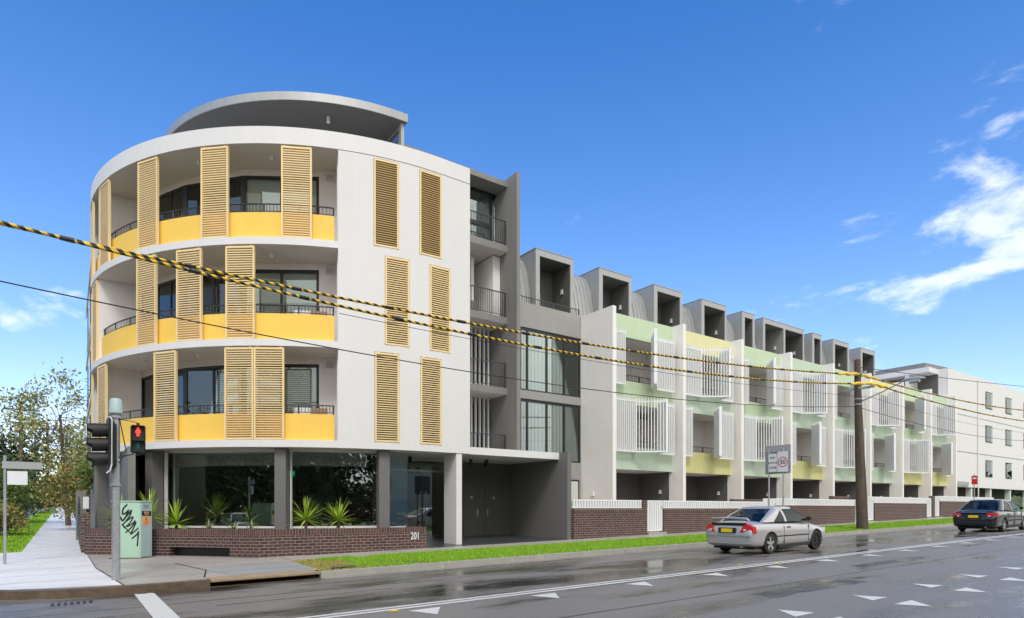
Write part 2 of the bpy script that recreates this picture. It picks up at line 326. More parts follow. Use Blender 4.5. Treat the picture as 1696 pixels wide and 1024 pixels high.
def pol(r, a):                                    # plan position on the corner building's circle (degrees)
    return (CC[0]+r*math.sin(R(a)), CC[1]-r*math.cos(R(a)))
CC = (10.12, 27.58)
def thing(name, label, cat, loc, group=None):
    o = bpy.data.objects.new(name, None); COL.objects.link(o); o.location = loc; o['label'] = label; o['category'] = cat
    o.empty_display_size = 0.3
    if group: o['group'] = group
    return o
def tag(o, label, cat, group=None):
    o['label'] = label; o['category'] = cat
    if group: o['group'] = group
    return o
def text_mesh(name, s, size, m, parent, M, extrude=0.002, font_scale=(1, 1)):
    c = bpy.data.curves.new(name, 'FONT'); c.body = s; c.size = size; c.extrude = extrude; c.align_x = 'CENTER'; c.align_y = 'CENTER'; c.offset = size*0.012
    c.resolution_u = 3
    o = bpy.data.objects.new(name, c); COL.objects.link(o)
    dg = bpy.context.evaluated_depsgraph_get(); me = bpy.data.meshes.new_from_object(o.evaluated_get(dg))
    bpy.data.objects.remove(o)
    off = parent_origin(parent)
    me.transform(Matrix.Translation(-off) @ M @ Matrix.Diagonal((font_scale[0], font_scale[1], 1, 1)))
    me.materials.clear(); me.materials.append(m)
    o = bpy.data.objects.new(name, me); COL.objects.link(o); o.parent = parent; return o
def face_u(x, y, z):                              # text plane that faces -X (towards cars coming from the left)
    return Matrix.Translation((x, y, z)) @ Matrix(((0,0,-1,0),(-1,0,0,0),(0,1,0,0),(0,0,0,1)))
def face_v(x, y, z):                              # text plane that faces -Y (the street)
    return Matrix.Translation((x, y, z)) @ Matrix(((1,0,0,0),(0,0,-1,0),(0,1,0,0),(0,0,0,1)))

# ------------------------------------------------------------------ ground
GU = 0.0178
def zR(x, y): return -1.62+GU*x+(0.0174*(y-13.85) if y > 13.85 else 0)
def zA(x, y): return -1.485+GU*x+0.0267*(y-13.85)
def zB(x, y): return -1.385+GU*x+0.0174*(y-17.6)
def zG(x, y): return zB(x, y) if y > 17.6 else zA(x, y)
def up(fn, d): return lambda x, y: fn(x, y)+d
# terrain to the horizon
g = MB()
g.sheet([(-900, 13.85), (-900, 1500), (1500, 1500), (1500, 13.85)], lambda x, y: -1.72+GU*x+0.0174*(y-13.85)-(0.25 if abs(x) > 300 else 0))
g.sheet([(-900, -900), (-900, 13.85), (1500, 13.85), (1500, -900)], lambda x, y: -1.72+GU*x)
g.build('ground', VERGE, kind='structure')
g = MB()
arc_pts = [(1.0+3.5*math.cos(R(a)), 17.35+3.5*math.sin(R(a))) for a in range(270, 179, -9)]
g.sheet([(-300, 1.2), (300, 1.2), (300, 13.85), (-300, 13.85)], zR)
g.sheet([(-9.5, 13.85), (3.5, 13.85), (3.5, 22), (-2.3, 22), (-2.3, 220), (-9.5, 220)], lambda x, y: zR(x, y)+0.0001)
road = g.build('road', ASPH, kind='structure')
def kerbline(pts, w, name, m, top=0.0, bot=None):
    g = MB(); P = [Vector((*p, 0)) for p in pts]
    for i in range(len(P)-1):
        def nrm(k):
            d = (P[min(k+1, len(P)-1)]-P[max(k-1, 0)]).normalized(); return Vector((-d.y, d.x, 0))
        q = [P[i], P[i+1], P[i+1]+nrm(i+1)*w, P[i]+nrm(i)*w]
        vs = [(a.x, a.y, (bot(a.x, a.y) if bot else zR(a.x, a.y)-0.1)) for a in q]+[(a.x, a.y, zG(a.x, a.y)+top) for a in q]
        g.add(vs, [(0,3,2,1),(4,5,6,7),(0,1,5,4),(2,3,7,6)]+([(3,0,4,7)] if i == 0 else [])+([(1,2,6,5)] if i == len(P)-2 else []))
    return g.build(name, m, kind='structure', bevel=0)
def lin(u0, u1, v, step): 
    n = max(1, int((u1-u0)/step)); return [(u0+(u1-u0)*i/n, v) for i in range(n+1)]
k0 = 4.62
while k0 < 100:
    k1 = min(k0+3.2, 100); kerbline([(k0+0.006, 13.85), (k1-0.006, 13.85)], 0.15, 'kerb', CONC, 0.008); k0 = k1
g = MB(); g.sheet([(4.62, 13.50), (100, 13.50), (100, 13.85), (4.62, 13.85)], up(zR, 0.004)); g.build('gutter', path_mat('gutter_concrete', (0.22, 0.20, 0.175), 0.4, 0.15), kind='structure')
kerbline([(1.0, 13.85), (2.37, 13.85)], 0.22, 'kerb', OLDK, 0.012)
kerbline(arc_pts[::-1]+[], 0.22, 'kerb', OLDK, 0.012)
kerbline([(-2.5, 200), (-2.5, 17.36)], 0.15, 'kerb', CONC, 0.008)
g = MB(); g.prism([(2.375, 13.80), (4.60, 13.80), (4.60, 14.32), (2.375, 14.32)], up(zA, -0.035), up(zA, 0.016)); lint = g.build('kerb', LINTEL, kind='structure', bevel=0.012)
g = MB(); g.prism([(2.38, 14.2), (4.61, 14.2), (4.61, 14.3), (2.38, 14.3)], up(zR, -0.25), up(zA, -0.09)); g.build('gutter', BTAPE, kind='structure')  # black back paints in the darkness inside the gutter inlet
g = MB(); g.sheet([(2.38, 13.72), (4.6, 13.72), (4.6, 14.2), (2.38, 14.2)], up(zR, 0.006)); g.build('gutter', OLDK, kind='structure')
# footpaths
def slab(name, pts, fn, m, d=0.0): 
    g = MB(); g.sheet(pts, up(fn, d)); return g.build(name, m, kind='structure')
corner = [(2.37, 14.07), (2.37, 14.33), (4.75, 14.33), (4.75, 17.6), (-2.35, 17.6), (-2.3, 17.2)]+[(1.0+3.28*math.cos(R(a)), 17.35+3.28*math.sin(R(a))) for a in range(180, 271, 9)]
slab('footpath', corner, zA, PATH)
slab('footpath', [(4.75, 16.35), (100, 16.35), (100, 17.6), (4.75, 17.6)], zA, PATH)
slab('footpath', [(-2.35, 17.6), (60, 17.6), (60, 30), (0.5, 30), (0.5, 30), (0.45, 24), (-2.35, 24)], zB, PATH)
slab('footpath', [(-1.15, 24), (0.5, 24), (0.6, 200), (-1.05, 200)], zB, PATHW)
slab('footpath', [(-1.6, 14.9), (0.9, 14.2), (0.55, 17.6), (-2.3, 17.6)], zA, PATHW, 0.004)
slab('footpath', [(-2.3, 17.6), (0.55, 17.6), (0.45, 24), (-2.3, 24)], zB, PATHW, 0.004)
slab('footpath', [(2.9, 14.5), (4.72, 14.6), (4.72, 16.2), (3.5, 16.6), (2.6, 15.7)], zA, PATHG, 0.004)
# joints in the paving
g = MB()
def joint(a, b, w=0.018):
    a = Vector(a); b = Vector(b); d = (b-a).normalized(); n = Vector((-d.y, d.x))*w/2
    g.sheet([tuple(a-n), tuple(b-n), tuple(b+n), tuple(a+n)], lambda x, y: zG(x, y)+0.008)
joint((0.9, 14.1), (0.56, 17.58), 0.03); joint((0.56, 17.62), (0.45, 24))
joint((2.35, 14.4), (2.6, 15.7), 0.03); joint((2.6, 15.7), (2.2, 17.55), 0.03)
for v_ in (15.2, 16.3, 17.3): joint((0.8, v_), (4.7, v_), 0.012)
for v_ in (15.6, 16.8): joint((-2, v_), (0.75, v_), 0.014)
for i in range(16): joint((-2.25 if i < 4 else -1.1, 18.2+i*1.5), (0.45, 18.2+i*1.5), 0.014)
for u_ in [4.75, 6.4]+[8+1.8*i for i in range(30)]: joint((u_, 16.4), (u_, 17.55), 0.012)
g.build('footpath_joints', BTAPE, kind='structure')
slab('grass_verge', [(4.75, 14.0), (100, 14.0), (100, 16.35), (4.75, 16.35)], zA, VERGE, 0.0)
slab('grass_verge', [(-2.35, 24), (-1.15, 24), (-1.05, 200), (-2.35, 200)], zB, VERGE)
slab('driveway', [(-60, 14), (-9.5, 14), (-9.5, 200), (-60, 200)], lambda x, y: zR(x, y)+0.1, VERGE)
# far side of the road (reflected in the windows)
slab('footpath', [(-100, -3.2), (100, -3.2), (100, 1.2), (-100, 1.2)], lambda x, y: -1.49+GU*x, PATH)
slab('entry_paving', [(9.35, 17.62), (15.16, 17.62), (15.16, 22.7), (9.35, 22.7)], zB, TILE, 0.008)
slab('access_slab', [(27.9, 16.36), (28.75, 16.36), (28.75, 17.59), (27.9, 17.59)], zA, PATHW, 0.01)

# grass blades
def blades(name, n, region, m, h=(0.04, 0.085), w=0.012):
    vs = []; fs = []
    for i in range(n):
        x, y = region(); z = zG(x, y); a = random.random()*6.283; hh = random.uniform(*h); ww = w*random.uniform(.7, 1.4)*(1+max(0, x-20)*0.06)
        dx, dy = math.cos(a)*ww, math.sin(a)*ww; lx, ly = random.uniform(-.03, .03), random.uniform(-.03, .03)
        k = len(vs); vs += [(x-dx, y-dy, z-.005), (x+dx, y+dy, z-.005), (x+lx, y+ly, z+hh)]; fs.append((k, k+1, k+2))
    b = MB(); b.v = vs; b.f = fs; me = bpy.data.meshes.new(name); me.from_pydata(vs, [], fs); me.materials.append(m)
    o = bpy.data.objects.new(name, me); COL.objects.link(o); o['kind'] = 'stuff'; return o
def reg_main():
    while True:
        x = 4.9+(random.random()**1.9)*60; y = random.uniform(14.0, 16.4)
        if x > 9 or noise.noise((x*0.9, y*1.2, 3))*1.4+(x-6.1)*0.55 > 0: return x, y
def reg_dry():
    while True:
        x = random.uniform(4.7, 8.8); y = random.uniform(14.0, 16.45)
        if noise.noise((x*1.1, y*1.4, 9))*1.6-(x-6.0)*0.6 > -0.2 and x > 4.75+0.35*noise.noise((y*2, 1, 1)): return x, y
o = blades('grass', 90000, reg_main, GRASS); tag(o, 'bright green wet grass strip between the kerb and the footpath', 'grass')
o = blades('dry_grass', 9000, reg_dry, STRAW, (0.02, 0.05)); tag(o, 'straw coloured dry grass at the left end of the verge', 'grass')
o = blades('fallen_litter', 3500, reg_main, STRAW, (0.03, 0.075)); tag(o, 'scattered dry blades through the green verge', 'grass')
o = blades('side_grass', 8000, lambda: (random.uniform(-2.35, -1.12), 24+random.random()**1.6*60), GRASS, (0.05, 0.1), 0.03); tag(o, 'grass strip beside the side street footpath', 'grass')

# road markings: flat paint laid on the asphalt, parts of the road
def marking(pts, lift=0.005):
    m_ = MB(); m_.sheet(pts, up(zR, lift)); return m_.build('road_marking', LINE, road)
marking([(-60, 9.06), (160, 9.06), (160, 9.17), (-60, 9.17)]); marking([(-60, 8.86), (160, 8.86), (160, 8.98), (-60, 8.98)])
for i in range(-3, 22):
    u0 = 4.23+2.33*i; marking([(u0, 8.66), (u0+0.56, 8.66), (u0+0.2, 8.1)])
for i in range(-4, 18):
    u0 = 8.14+2.2*i; marking([(u0, 4.72), (u0+0.5, 4.72), (u0+0.34, 5.19)])
    marking([(u0-0.13, 4.35), (u0+0.47, 4.35), (u0+0.05, 3.9)])
marking([(1.04, 9.4), (1.36, 9.4), (1.36, 13.62), (1.3, 13.75), (1.2, 13.66), (1.04, 13.74)])
PATCH = path_mat('tar_patch', (0.05, 0.048, 0.046), 0.45, 0.15)
def rough_strip(x0, x1, v, w, seed, lift=0.0035):
    m_ = MB(); n = max(6, int((x1-x0)/.25)); A = []; B_ = []
    for i in range(n+1):
        x = x0+(x1-x0)*i/n; A.append((x, v+w*.5*(1+.5*noise.noise((x*2, seed, 0)))+.04*noise.noise((x*.7, seed, 4)))); B_.append((x, v-w*.5*(1+.5*noise.noise((x*2, seed, 7)))+.04*noise.noise((x*.7, seed, 4))))
    for i in range(n): m_.sheet([B_[i], B_[i+1], A[i+1], A[i]], up(zR, lift))
    return m_.build('tar_seam', PATCH, road)
rough_strip(3, 60, 6.72, .035, 1); rough_strip(-20, 70, 11.9, .03, 2); rough_strip(9.5, 12.6, 6.1, .5, 3, .0028); rough_strip(15.2, 19.0, 7.3, .35, 5, .0028); rough_strip(2.0, 5.2, 11.2, .03, 8)
# manhole and pit lids
g = MB(); g.sheet([(4.95, 14.08), (5.55, 14.08), (5.55, 14.28), (4.95, 14.28)], up(zA, 0.075)); o = g.build('pit_lid', DGREY, kind='structure')
g = MB()
for i in range(7): g.sheet([(-0.22+i*0.09, 13.0), (-0.17+i*0.09, 13.0), (-0.17+i*0.09, 13.35), (-0.22+i*0.09, 13.35)], up(zR, 0.006))
g.build('drain_grate', BTAPE, kind='structure')

# ================================================================== CORNER APARTMENT BUILDING
F = [2.12, 5.18, 8.27, 11.37]                   # floor levels
SB = [1.90, 4.97, 8.05, 11.10]                  # soffit levels
A0, A1 = -100.0, -20.6                          # balcony sweep
bld = thing('apartment_building', 'four storey white corner apartment building with curved yellow balconies and gold louvres', 'building', (10.12, 27.58, -1.2))
def arcpoly(r, a0, a1, n): return [pol(r, a0+(a1-a0)*i/n) for i in range(n+1)]
side = [(0.88, 44.0), (11.2, 44.0)]
# slabs
for lv in range(3):
    g = MB(); g.prism(arcpoly(9.40, A0, A1, 44)+[pol(9.1, A1), (11.0, 18.6), (11.0, 44), (0.9, 44), ], SB[lv]+0.001, F[lv])
    g.build('floor_slab', FASCIA, bld)
    g = MB(); g.prism(arcpoly(9.37, A0, A1, 40)+[pol(8.9, A1), pol(6.5, A1), (10, 40), (2, 40)], SB[lv]-0.004, SB[lv]); g.build('soffit', SOFFIT, bld)
g = MB(); g.prism(arcpoly(9.40, A0, 0, 60)+[(11.2, 18.18), (11.2, 44), (0.9, 44)], SB[3]+0.001, 11.35); g.build('roof_slab', FASCIA, bld)
g = MB(); g.prism(arcpoly(9.37, A0, A1, 40)+[pol(8.9, A1), pol(6.5, A1), (10, 40), (2, 40)], SB[3]-0.004, SB[3]); g.build('soffit', SOFFIT, bld)
g = MB(); g.arc(*CC, 9.2, 9.402, A0, 0, SB[3], 11.62, 60); g.box(10.12, 11.2, 18.178, 18.38, SB[3], 11.62); g.box(10.998, 11.202, 18.38, 30, SB[3], 11.62)
g.build('parapet', FASCIA, bld)
# solid white street wall with six louvred openings (arc -20.6..0 then flat to the corner)
opens = [(-14.06, -9.16, 8.27, 11.04), (-4.98, -0.08, 8.27, 11.04), (-11.91, -7.01, 5.20, 8.02), (-2.78, 1.96, 5.20, 8.02), (-13.88, -9.08, 2.12, 4.96), (-4.78, -0.08, 2.12, 4.96)]
def wall_piece(g, a0, a1, z0, z1, r0=9.1, r1=9.4):
    # wall along the arc for a<=0, along the flat line for a>0 (a in 'degree-equivalents' of the tangent)
    if a0 < 0: g.arc(*CC, r0, r1, a0, min(a1, 0), z0, z1, max(1, int((min(a1, 0)-a0)/1.3)))
    if a1 > 0: 
        x0 = 10.12+max(a0, 0)*R(1)*9.4; x1 = 10.12+a1*R(1)*9.4
        g.box(x0, x1, CC[1]-r1, CC[1]-r0, z0, z1)
AE = (11.2-10.12)/(R(1)*9.4)
cuts = sorted(set([A1, AE]+[o_[0] for o_ in opens]+[o_[1] for o_ in opens]))
wg = MB()
for a, b in zip(cuts[:-1], cuts[1:]):
    mid = (a+b)/2; spans = sorted([(o_[2], o_[3]) for o_ in opens if o_[0] < mid < o_[1]])
    z = 1.898
    for s0, s1 in spans:
        if s0-z > 0.02: wall_piece(wg, a, b, z, s0)
        z = s1
    if SB[3]-z > 0.02: wall_piece(wg, a, b, z, SB[3]-0.004)
wg.box(11.0, 11.199, 18.49, 30.0, 1.898, SB[3]-0.004)
wg.build('wall', WHITE, bld)
g = MB(); g.arc(*CC, 9.39, 9.4035, A1, 0, SB[3]-0.02, SB[3]-0.006, 20); g.box(10.12, 11.2, 18.1765, 18.19, SB[3]-0.02, SB[3]-0.006); g.build('shadow_joint', DGREY, bld)
# backing behind the openings: blinds
g = MB(); g.arc(*CC, 8.6, 8.7, -20, 0, 2.2, 11.0, 12); g.build('inner_wall', ROOM, bld)
# louvre screens
def louvre(ac, half, z0, z1, r, closed=35, label=None, bright=True):
    cx, cy = pol(r, ac) if ac <= 0 else (10.12+ac*R(1)*9.4, CC[1]-r)
    g = MB().at(cx, cy, R(min(ac, 0)))
    n = int((z1-z0-0.1)/0.072); ca = math.cos(R(closed)); sa = math.sin(R(closed))
    for i in range(n):
        zc = z0+0.08+(z1-z0-0.16)*(i+0.5)/n
        g.box(-half+.045, half-.045, -.024, .020, zc-.015, zc+.015)
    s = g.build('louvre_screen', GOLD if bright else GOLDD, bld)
    g = MB().at(cx, cy, R(min(ac, 0)))
    g.box(-half, -half+0.05, -0.04, 0.04, z0, z1); g.box(half-0.05, half, -0.04, 0.04, z0, z1); g.box(-half+0.05, half-0.05, -0.038, 0.038, z1-0.06, z1-0.001); g.box(-half+0.05, half-0.05, -0.038, 0.038, z0+0.001, z0+0.06)
    g.box(-half+0.08, -half+0.14, -0.02, 0.02, z1, z1+0.03); g.box(half-0.14, half-0.08, -0.02, 0.02, z1, z1+0.03)
    g.build('frame', GOLD, s)
for lv, cs in ((2, (-88.7, -75.8, -59.1, -43.5, -28.1)), (1, (-94.5, -83.9, -59.5, -48.9, -38.5)), (0, (-91.5, -77.5, -54.5, -38.7, -33.1))):
    for a in cs: louvre(a, 0.45, F[lv]+0.01, SB[lv+1]-0.045, 9.34)
for a0, a1, z0, z1 in opens:
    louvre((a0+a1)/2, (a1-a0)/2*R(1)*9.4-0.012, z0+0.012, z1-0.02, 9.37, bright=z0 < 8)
    g = MB(); g.arc(*CC, 9.0, 9.05, a0-0.1, min(a1, 0)+0.1, z0, z1, 3); 
# yellow balustrades, rails, glazing, lamps, vents per level
facets = [-80.3, -70.5, -59.1, -42.6, -25.0]
for lv in range(3):
    f = F[lv]; c = SB[lv+1]
    g = MB(); g.arc(*CC, 9.10, 9.24, A0, -21.3, f+0.0, f+0.82, 40); g.build('balustrade', YELLOW, bld)
    pts = arcpoly(9.17, -99, -21.4, 60)
    g = MB(); g.tube([(x, y, f+1.10) for x, y in pts], 0.021, 6); g.tube([(x, y, f+0.88) for x, y in pts], 0.014, 6)
    for i, (x, y) in enumerate(arcpoly(9.17, -99, -21.5, 118)): g.box(x-.007, x+.007, y-.007, y+.007, f+0.88, f+1.10)
    for i, (x, y) in enumerate(arcpoly(9.17, -99, -21.5, 12)): g.box(x-.02, x+.02, y-.02, y+.02, f+0.82, f+1.10)
    g.build('railing', RAIL, bld)
    head = c-0.22
    # partition between the balconies and end wall with a vent
    g = MB(); g.box(0.92, 2.2, 26.1, 26.28, f, c-0.005); g.build('partition_wall', RECESS, bld)
    g = MB(); P = [pol(8.05, -25.0), pol(8.05, -20.3), pol(7.9, -20.3), pol(7.9, -25.0)]; g.prism(P, f, c-0.005)
    P = [pol(9.38, -20.65), pol(9.38, -20.45), pol(7.9, -20.3), pol(7.9, -20.8)]; g.build('end_wall', RECESS, bld)
    g = MB(); g.prism([pol(9.09, -20.85), pol(9.09, -20.3), pol(7.9, -20.2), pol(7.9, -20.9)], f, c-0.005); g.build('blade_wall', RECESS, bld)
    x, y = pol(8.07, -22.6); g = MB().at(x, y, R(-22.6), head-0.12)
    g.box(-0.13, 0.13, -0.012, 0.02, 0, 0.02); g.box(-0.13, 0.13, -0.012, 0.02, 0.18, 0.2); g.box(-0.13, -0.11, -0.012, .02, .02, .18); g.box(0.11, 0.13, -0.012, .02, .02, .18)
    for i in range(5): g.box(-.11, .11, -.008, .01, .035+.03*i, .047+.03*i)
    g.build('air_vent', FASCIA, bld)
    # bulkhead over the glazing
    g = MB()
    for a, b in zip(facets[:-1], facets[1:]):
        g.prism([pol(8.05, a), pol(8.05, b), pol(7.9, b), pol(7.9, a)], head+0.0, c-0.005)
    g.build('bulkhead', RECESS, bld)
    for k, (a, b) in enumerate(zip(facets[:-1], facets[1:])):
        p = Vector(pol(8.03, a)); q = Vector(pol(8.03, b)); d = q-p; Ln = d.length; ang = math.atan2(d.y, d.x)
        g = MB().at(p.x, p.y, ang)
        g.box(0, Ln, 0, 0.07, head-0.09, head-0.001); g.box(0, Ln, 0, 0.07, f, f+0.07); g.box(0.0, 0.09, 0.001, 0.069, f+0.07, head-0.09); g.box(Ln-0.09, Ln, 0.001, 0.069, f+0.07, head-0.09)
        nm = 1 if Ln > 1.4 else 0
        if k == 2: nm = 1
        for j in range(nm): g.box(Ln*(j+1)/(nm+1)-.035, Ln*(j+1)/(nm+1)+.035, 0.002, 0.068, f+0.07, head-0.09)
        w = g.build('window', BLACK, bld)
        g = MB().at(p.x, p.y, ang); g.box(0.05, Ln-0.05, 0.03, 0.042, f+0.05, head-0.05); g.build('pane', GLASS, w)
        # roller blind behind the glass
        bz = {0: [f+0.05, f+1.5, f+0.9, f+0.3], 1: [f+1.2, f+0.7, f+0.5, f+1.6], 2: [f+1.3, f+1.1, f+1.0, f+1.5]}[lv][k]
        g = MB().at(p.x, p.y, ang); g.box(0.1, Ln-0.1, 0.12, 0.13, bz, head-0.05); g.build('blind', BLIND, w)
    g = MB(); 
    g.prism([pol(5.2, -100), pol(5.2, -80), pol(5.2, -60), pol(5.2, -40), pol(5.2, -20), pol(5.0, -20), pol(5.0, -60), pol(5.0, -100)], f, c-0.01); g.build('room_wall', ROOM, bld)
    for a in (-66, -50, -34):
        x, y = pol(8.75, a); g = MB(); g.cyl(x, y, c-0.155, c-0.005, 0.055, 14); g.build('ceiling_light', FASCIA, bld)
# outdoor armchair backs glimpsed over the yellow balustrade
for lv in (0, 1):
    for a in (-24.5, -27.8):
        x, y = pol(8.75, a); t = thing('balcony_chair', 'patterned wicker chair behind the yellow balustrade, %s balcony, %s side' % (('lowest', 'middle')[lv], ('right', 'left')[a < -26]), 'chair', (x, y, F[lv]), 'chairs on the balconies')
        g = MB().at(x, y, R(a)); g.box(-.26, .26, -.02, .03, F[lv]+.38, F[lv]+1.08); g.build('backrest', SIGNW if a < -26 else TIMBER, t, bevel=.01)
        g = MB().at(x, y, R(a)); g.box(-.26, .26, .03, .5, F[lv]+.36, F[lv]+.43); g.build('seat', BLIND, t, bevel=.01)
        for sx in (-.23, .23):
            for sy in (.0, .46):
                g = MB().at(x, y, R(a)); g.box(sx-.015, sx+.015, sy-.012, sy+.018, F[lv], F[lv]+.36); g.build('leg', BLACK, t)
# ground floor: columns, glazing, lobby
gz = -1.25
for a in (-91.7, -75.5, -60.4, -31.4, -11.7):
    x, y = pol(8.98, a); g = MB().at(x, y, R(a)); g.box(-0.17, 0.17, -0.2, 0.2, gz-0.3, 1.897); g.build('column', COLGREY, bld, bevel=.006)
    x, y = pol(8.72, a+1.35) ; g = MB().at(x, y, R(a)); g.box(-0.02, 0.02, -0.05, 0.05, gz, 1.86); g.build('reveal_strip', FASCIA, bld)
gl = [-104, -91.7, -75.5, -60.4, -31.4, -11.7]
for a, b in zip(gl[:-1], gl[1:]):
    p = Vector(pol(8.62, a)); q = Vector(pol(8.62, b)); d = q-p; Ln = d.length; ang = math.atan2(d.y, d.x)
    g = MB().at(p.x, p.y, ang)
    g.box(0.1, Ln-0.1, 0, 0.05, 1.84, 1.897); g.box(0.1, Ln-0.1, 0, 0.05, -0.6, -0.53)
    w = g.build('shopfront_window', FASCIA, bld)
    n = 3 if Ln > 4 else (2 if Ln > 2.5 else 1)
    for j in range(n):
        g = MB().at(p.x, p.y, ang); x0 = 0.1+(Ln-0.2)*j/n; x1 = 0.1+(Ln-0.2)*(j+1)/n; g.box(x0+.006, x1-.006, 0.02, 0.032, -0.55, 1.86); g.build('pane', LGLASS, w)
# glass return beside the entrance and the entrance doors
x, y = pol(8.62, -11.7)
g = MB(); g.box(x+0.2, 9.32, 19.1, 19.14, -1.2, -0.56); g.build('sill', FASCIA, bld)
g = MB(); g.box(x+0.2, 9.32, 19.115, 19.127, -0.55, 1.86); w = g.build('glass_screen', LGLASS, bld)
g = MB(); g.box(9.32, 12.8, 22.62, 22.68, 1.52, 1.60); w = g.build('entrance_door', STEEL, bld)
g = MB(); g.box(9.32, 12.8, 22.62, 22.68, -1.215, -1.17); g.build('sill', STEEL, w)
for x0, x1 in ((9.34, 10.5), (10.51, 11.66), (11.67, 12.79)):
    g = MB(); g.box(x0, x1-.004, 22.64, 22.652, -1.17, 1.88); g.build('pane', LGLASS, w)
for x0 in (11.55, 11.78):
    g = MB(); g.tube([(x0, 22.5, -0.75), (x0, 22.5, 0.75)], 0.02, 10); g.tube([(x0, 22.5, -0.6), (x0, 22.64, -0.6)], 0.012, 6); g.tube([(x0, 22.5, 0.6), (x0, 22.64, 0.6)], 0.012, 6); g.build('handle', STEEL, w)
g = MB(); g.box(9.25, 15.1, 22.7, 22.8, -1.3, -1.22); g.build('floor', TILE, bld)
# lobby shell: dark back walls, ceiling, floor, brick inner wall, counter
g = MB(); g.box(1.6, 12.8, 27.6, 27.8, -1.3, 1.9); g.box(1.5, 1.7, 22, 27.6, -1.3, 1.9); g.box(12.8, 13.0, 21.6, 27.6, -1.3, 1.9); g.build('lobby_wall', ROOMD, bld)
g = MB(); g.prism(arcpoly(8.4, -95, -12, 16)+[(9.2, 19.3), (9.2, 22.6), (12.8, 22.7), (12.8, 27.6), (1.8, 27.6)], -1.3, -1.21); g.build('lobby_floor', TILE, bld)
g = MB(); g.arc(*CC, 7.5, 7.9, -90, -14, 1.45, 1.895, 16); g.build('lobby_bulkhead', RECESS, bld)
g = MB(); g.box(8.7, 9.1, 20.6, 24.5, -1.2, 1.88); g.build('brick_wall', BRICK, bld)
g = MB(); g.box(6.9, 7.5, 23.0, 23.6, -1.2, 1.88); g.build('brick_pillar', BRICK, bld)
for i, (x, y) in enumerate(((4.4, 22.6), (5.3, 22.2), (6.1, 21.7), (7.6, 21.5), (8.9, 20.0), (10.0, 20.3), (5.0, 24.5), (6.9, 22.0))):
    g = MB(); g.cyl(x, y, 1.66, 1.897, 0.07, 14); g.build('ceiling_light', BLACK, bld)
for i, (x, y) in enumerate(((4.4, 24.6), (5.3, 24.9), (6.1, 24.4), (3.7, 24.0), (7.4, 25.2))):
    g = MB(); g.cyl(x, y, 1.87, 1.895, 0.05, 12); g.build('downlight', LAMP, bld)
g = MB(); g.box(6.7, 7.05, 24.0, 24.03, 1.28, 1.45); e_ = g.build('exit_sign', EXITG, bld)
text_mesh('sign_text', 'EXIT', 0.12, SIGNW, e_, face_v(6.88, 23.995, 1.365))
g = MB(); g.box(10.68, 10.90, 18.205, 19.05, -1.26, 1.897); g.build('column', WHITE, bld, bevel=.006)
# canopy over the entrance
g = MB(); g.prism([(11.2, 18.2), (15.16, 18.2), (15.16, 22.0), (11.0, 22.0), (11.0, 18.385), (11.2, 18.385)], 1.89, 2.14); g.build('canopy', FASCIA, bld)
g = MB(); g.box(15.162, 15.36, 17.72, 22.2, -1.35, 2.15); g.build('blade_wall', BLADE, bld, bevel=.006)
g = MB(); g.box(12.8, 15.16, 21.4, 21.6, -1.3, 1.888); g.box(12.802, 13.0, 21.6, 22.7, -1.3, 1.888); g.build('porch_wall', DGREY, bld)
for x, y in ((12.35, 20.0), (12.95, 19.8), (13.4, 20.6)):
    g = MB(); g.cyl(x, y, 1.66, 1.888, 0.06, 14); g.build('downlight', BLACK, bld)
for x0, x1, hx in ((12.86, 13.62, 13.52), (13.9, 14.72, 14.0)):
    g = MB(); g.box(x0, x1, 21.375, 21.398, -1.2, 0.95); d_ = g.build('plant_room_door', DGREY, bld)
    g = MB(); g.box(hx-.035, hx+.035, 21.35, 21.374, -0.28, 0.02); g.tube([(hx, 21.35, -.1), (hx, 21.29, -.1), (hx+(.14 if hx > 13.8 else -.14), 21.29, -.1)], 0.012, 8); g.build('handle', STEEL, d_)
    g = MB(); g.box((x0+x1)/2-.06, (x0+x1)/2+.06, 21.368, 21.374, 0.42, 0.54); g.build('plaque', SIGNB, d_)
# side street elevation behind the curve
g = MB(); g.box(.95, 1.2, 30.2, 43.9, -1.3, 1.897); g.build('wall', GREY, bld)
for lv in range(3):
    g = MB(); g.box(.95, 1.2, 30.2, 43.9, F[lv]+.002, SB[lv+1]-.006); g.build('wall', WHITE, bld)
    for v_ in (32.0, 36.0, 40.0):
        g = MB(); g.box(.91, .948, v_, v_+1.8, F[lv]+.4, F[lv]+2.4); w = g.build('window', BLACK, bld); g = MB(); g.box(.90, .909, v_+.08, v_+1.72, F[lv]+.48, F[lv]+2.32); g.build('pane', GLASS, w)
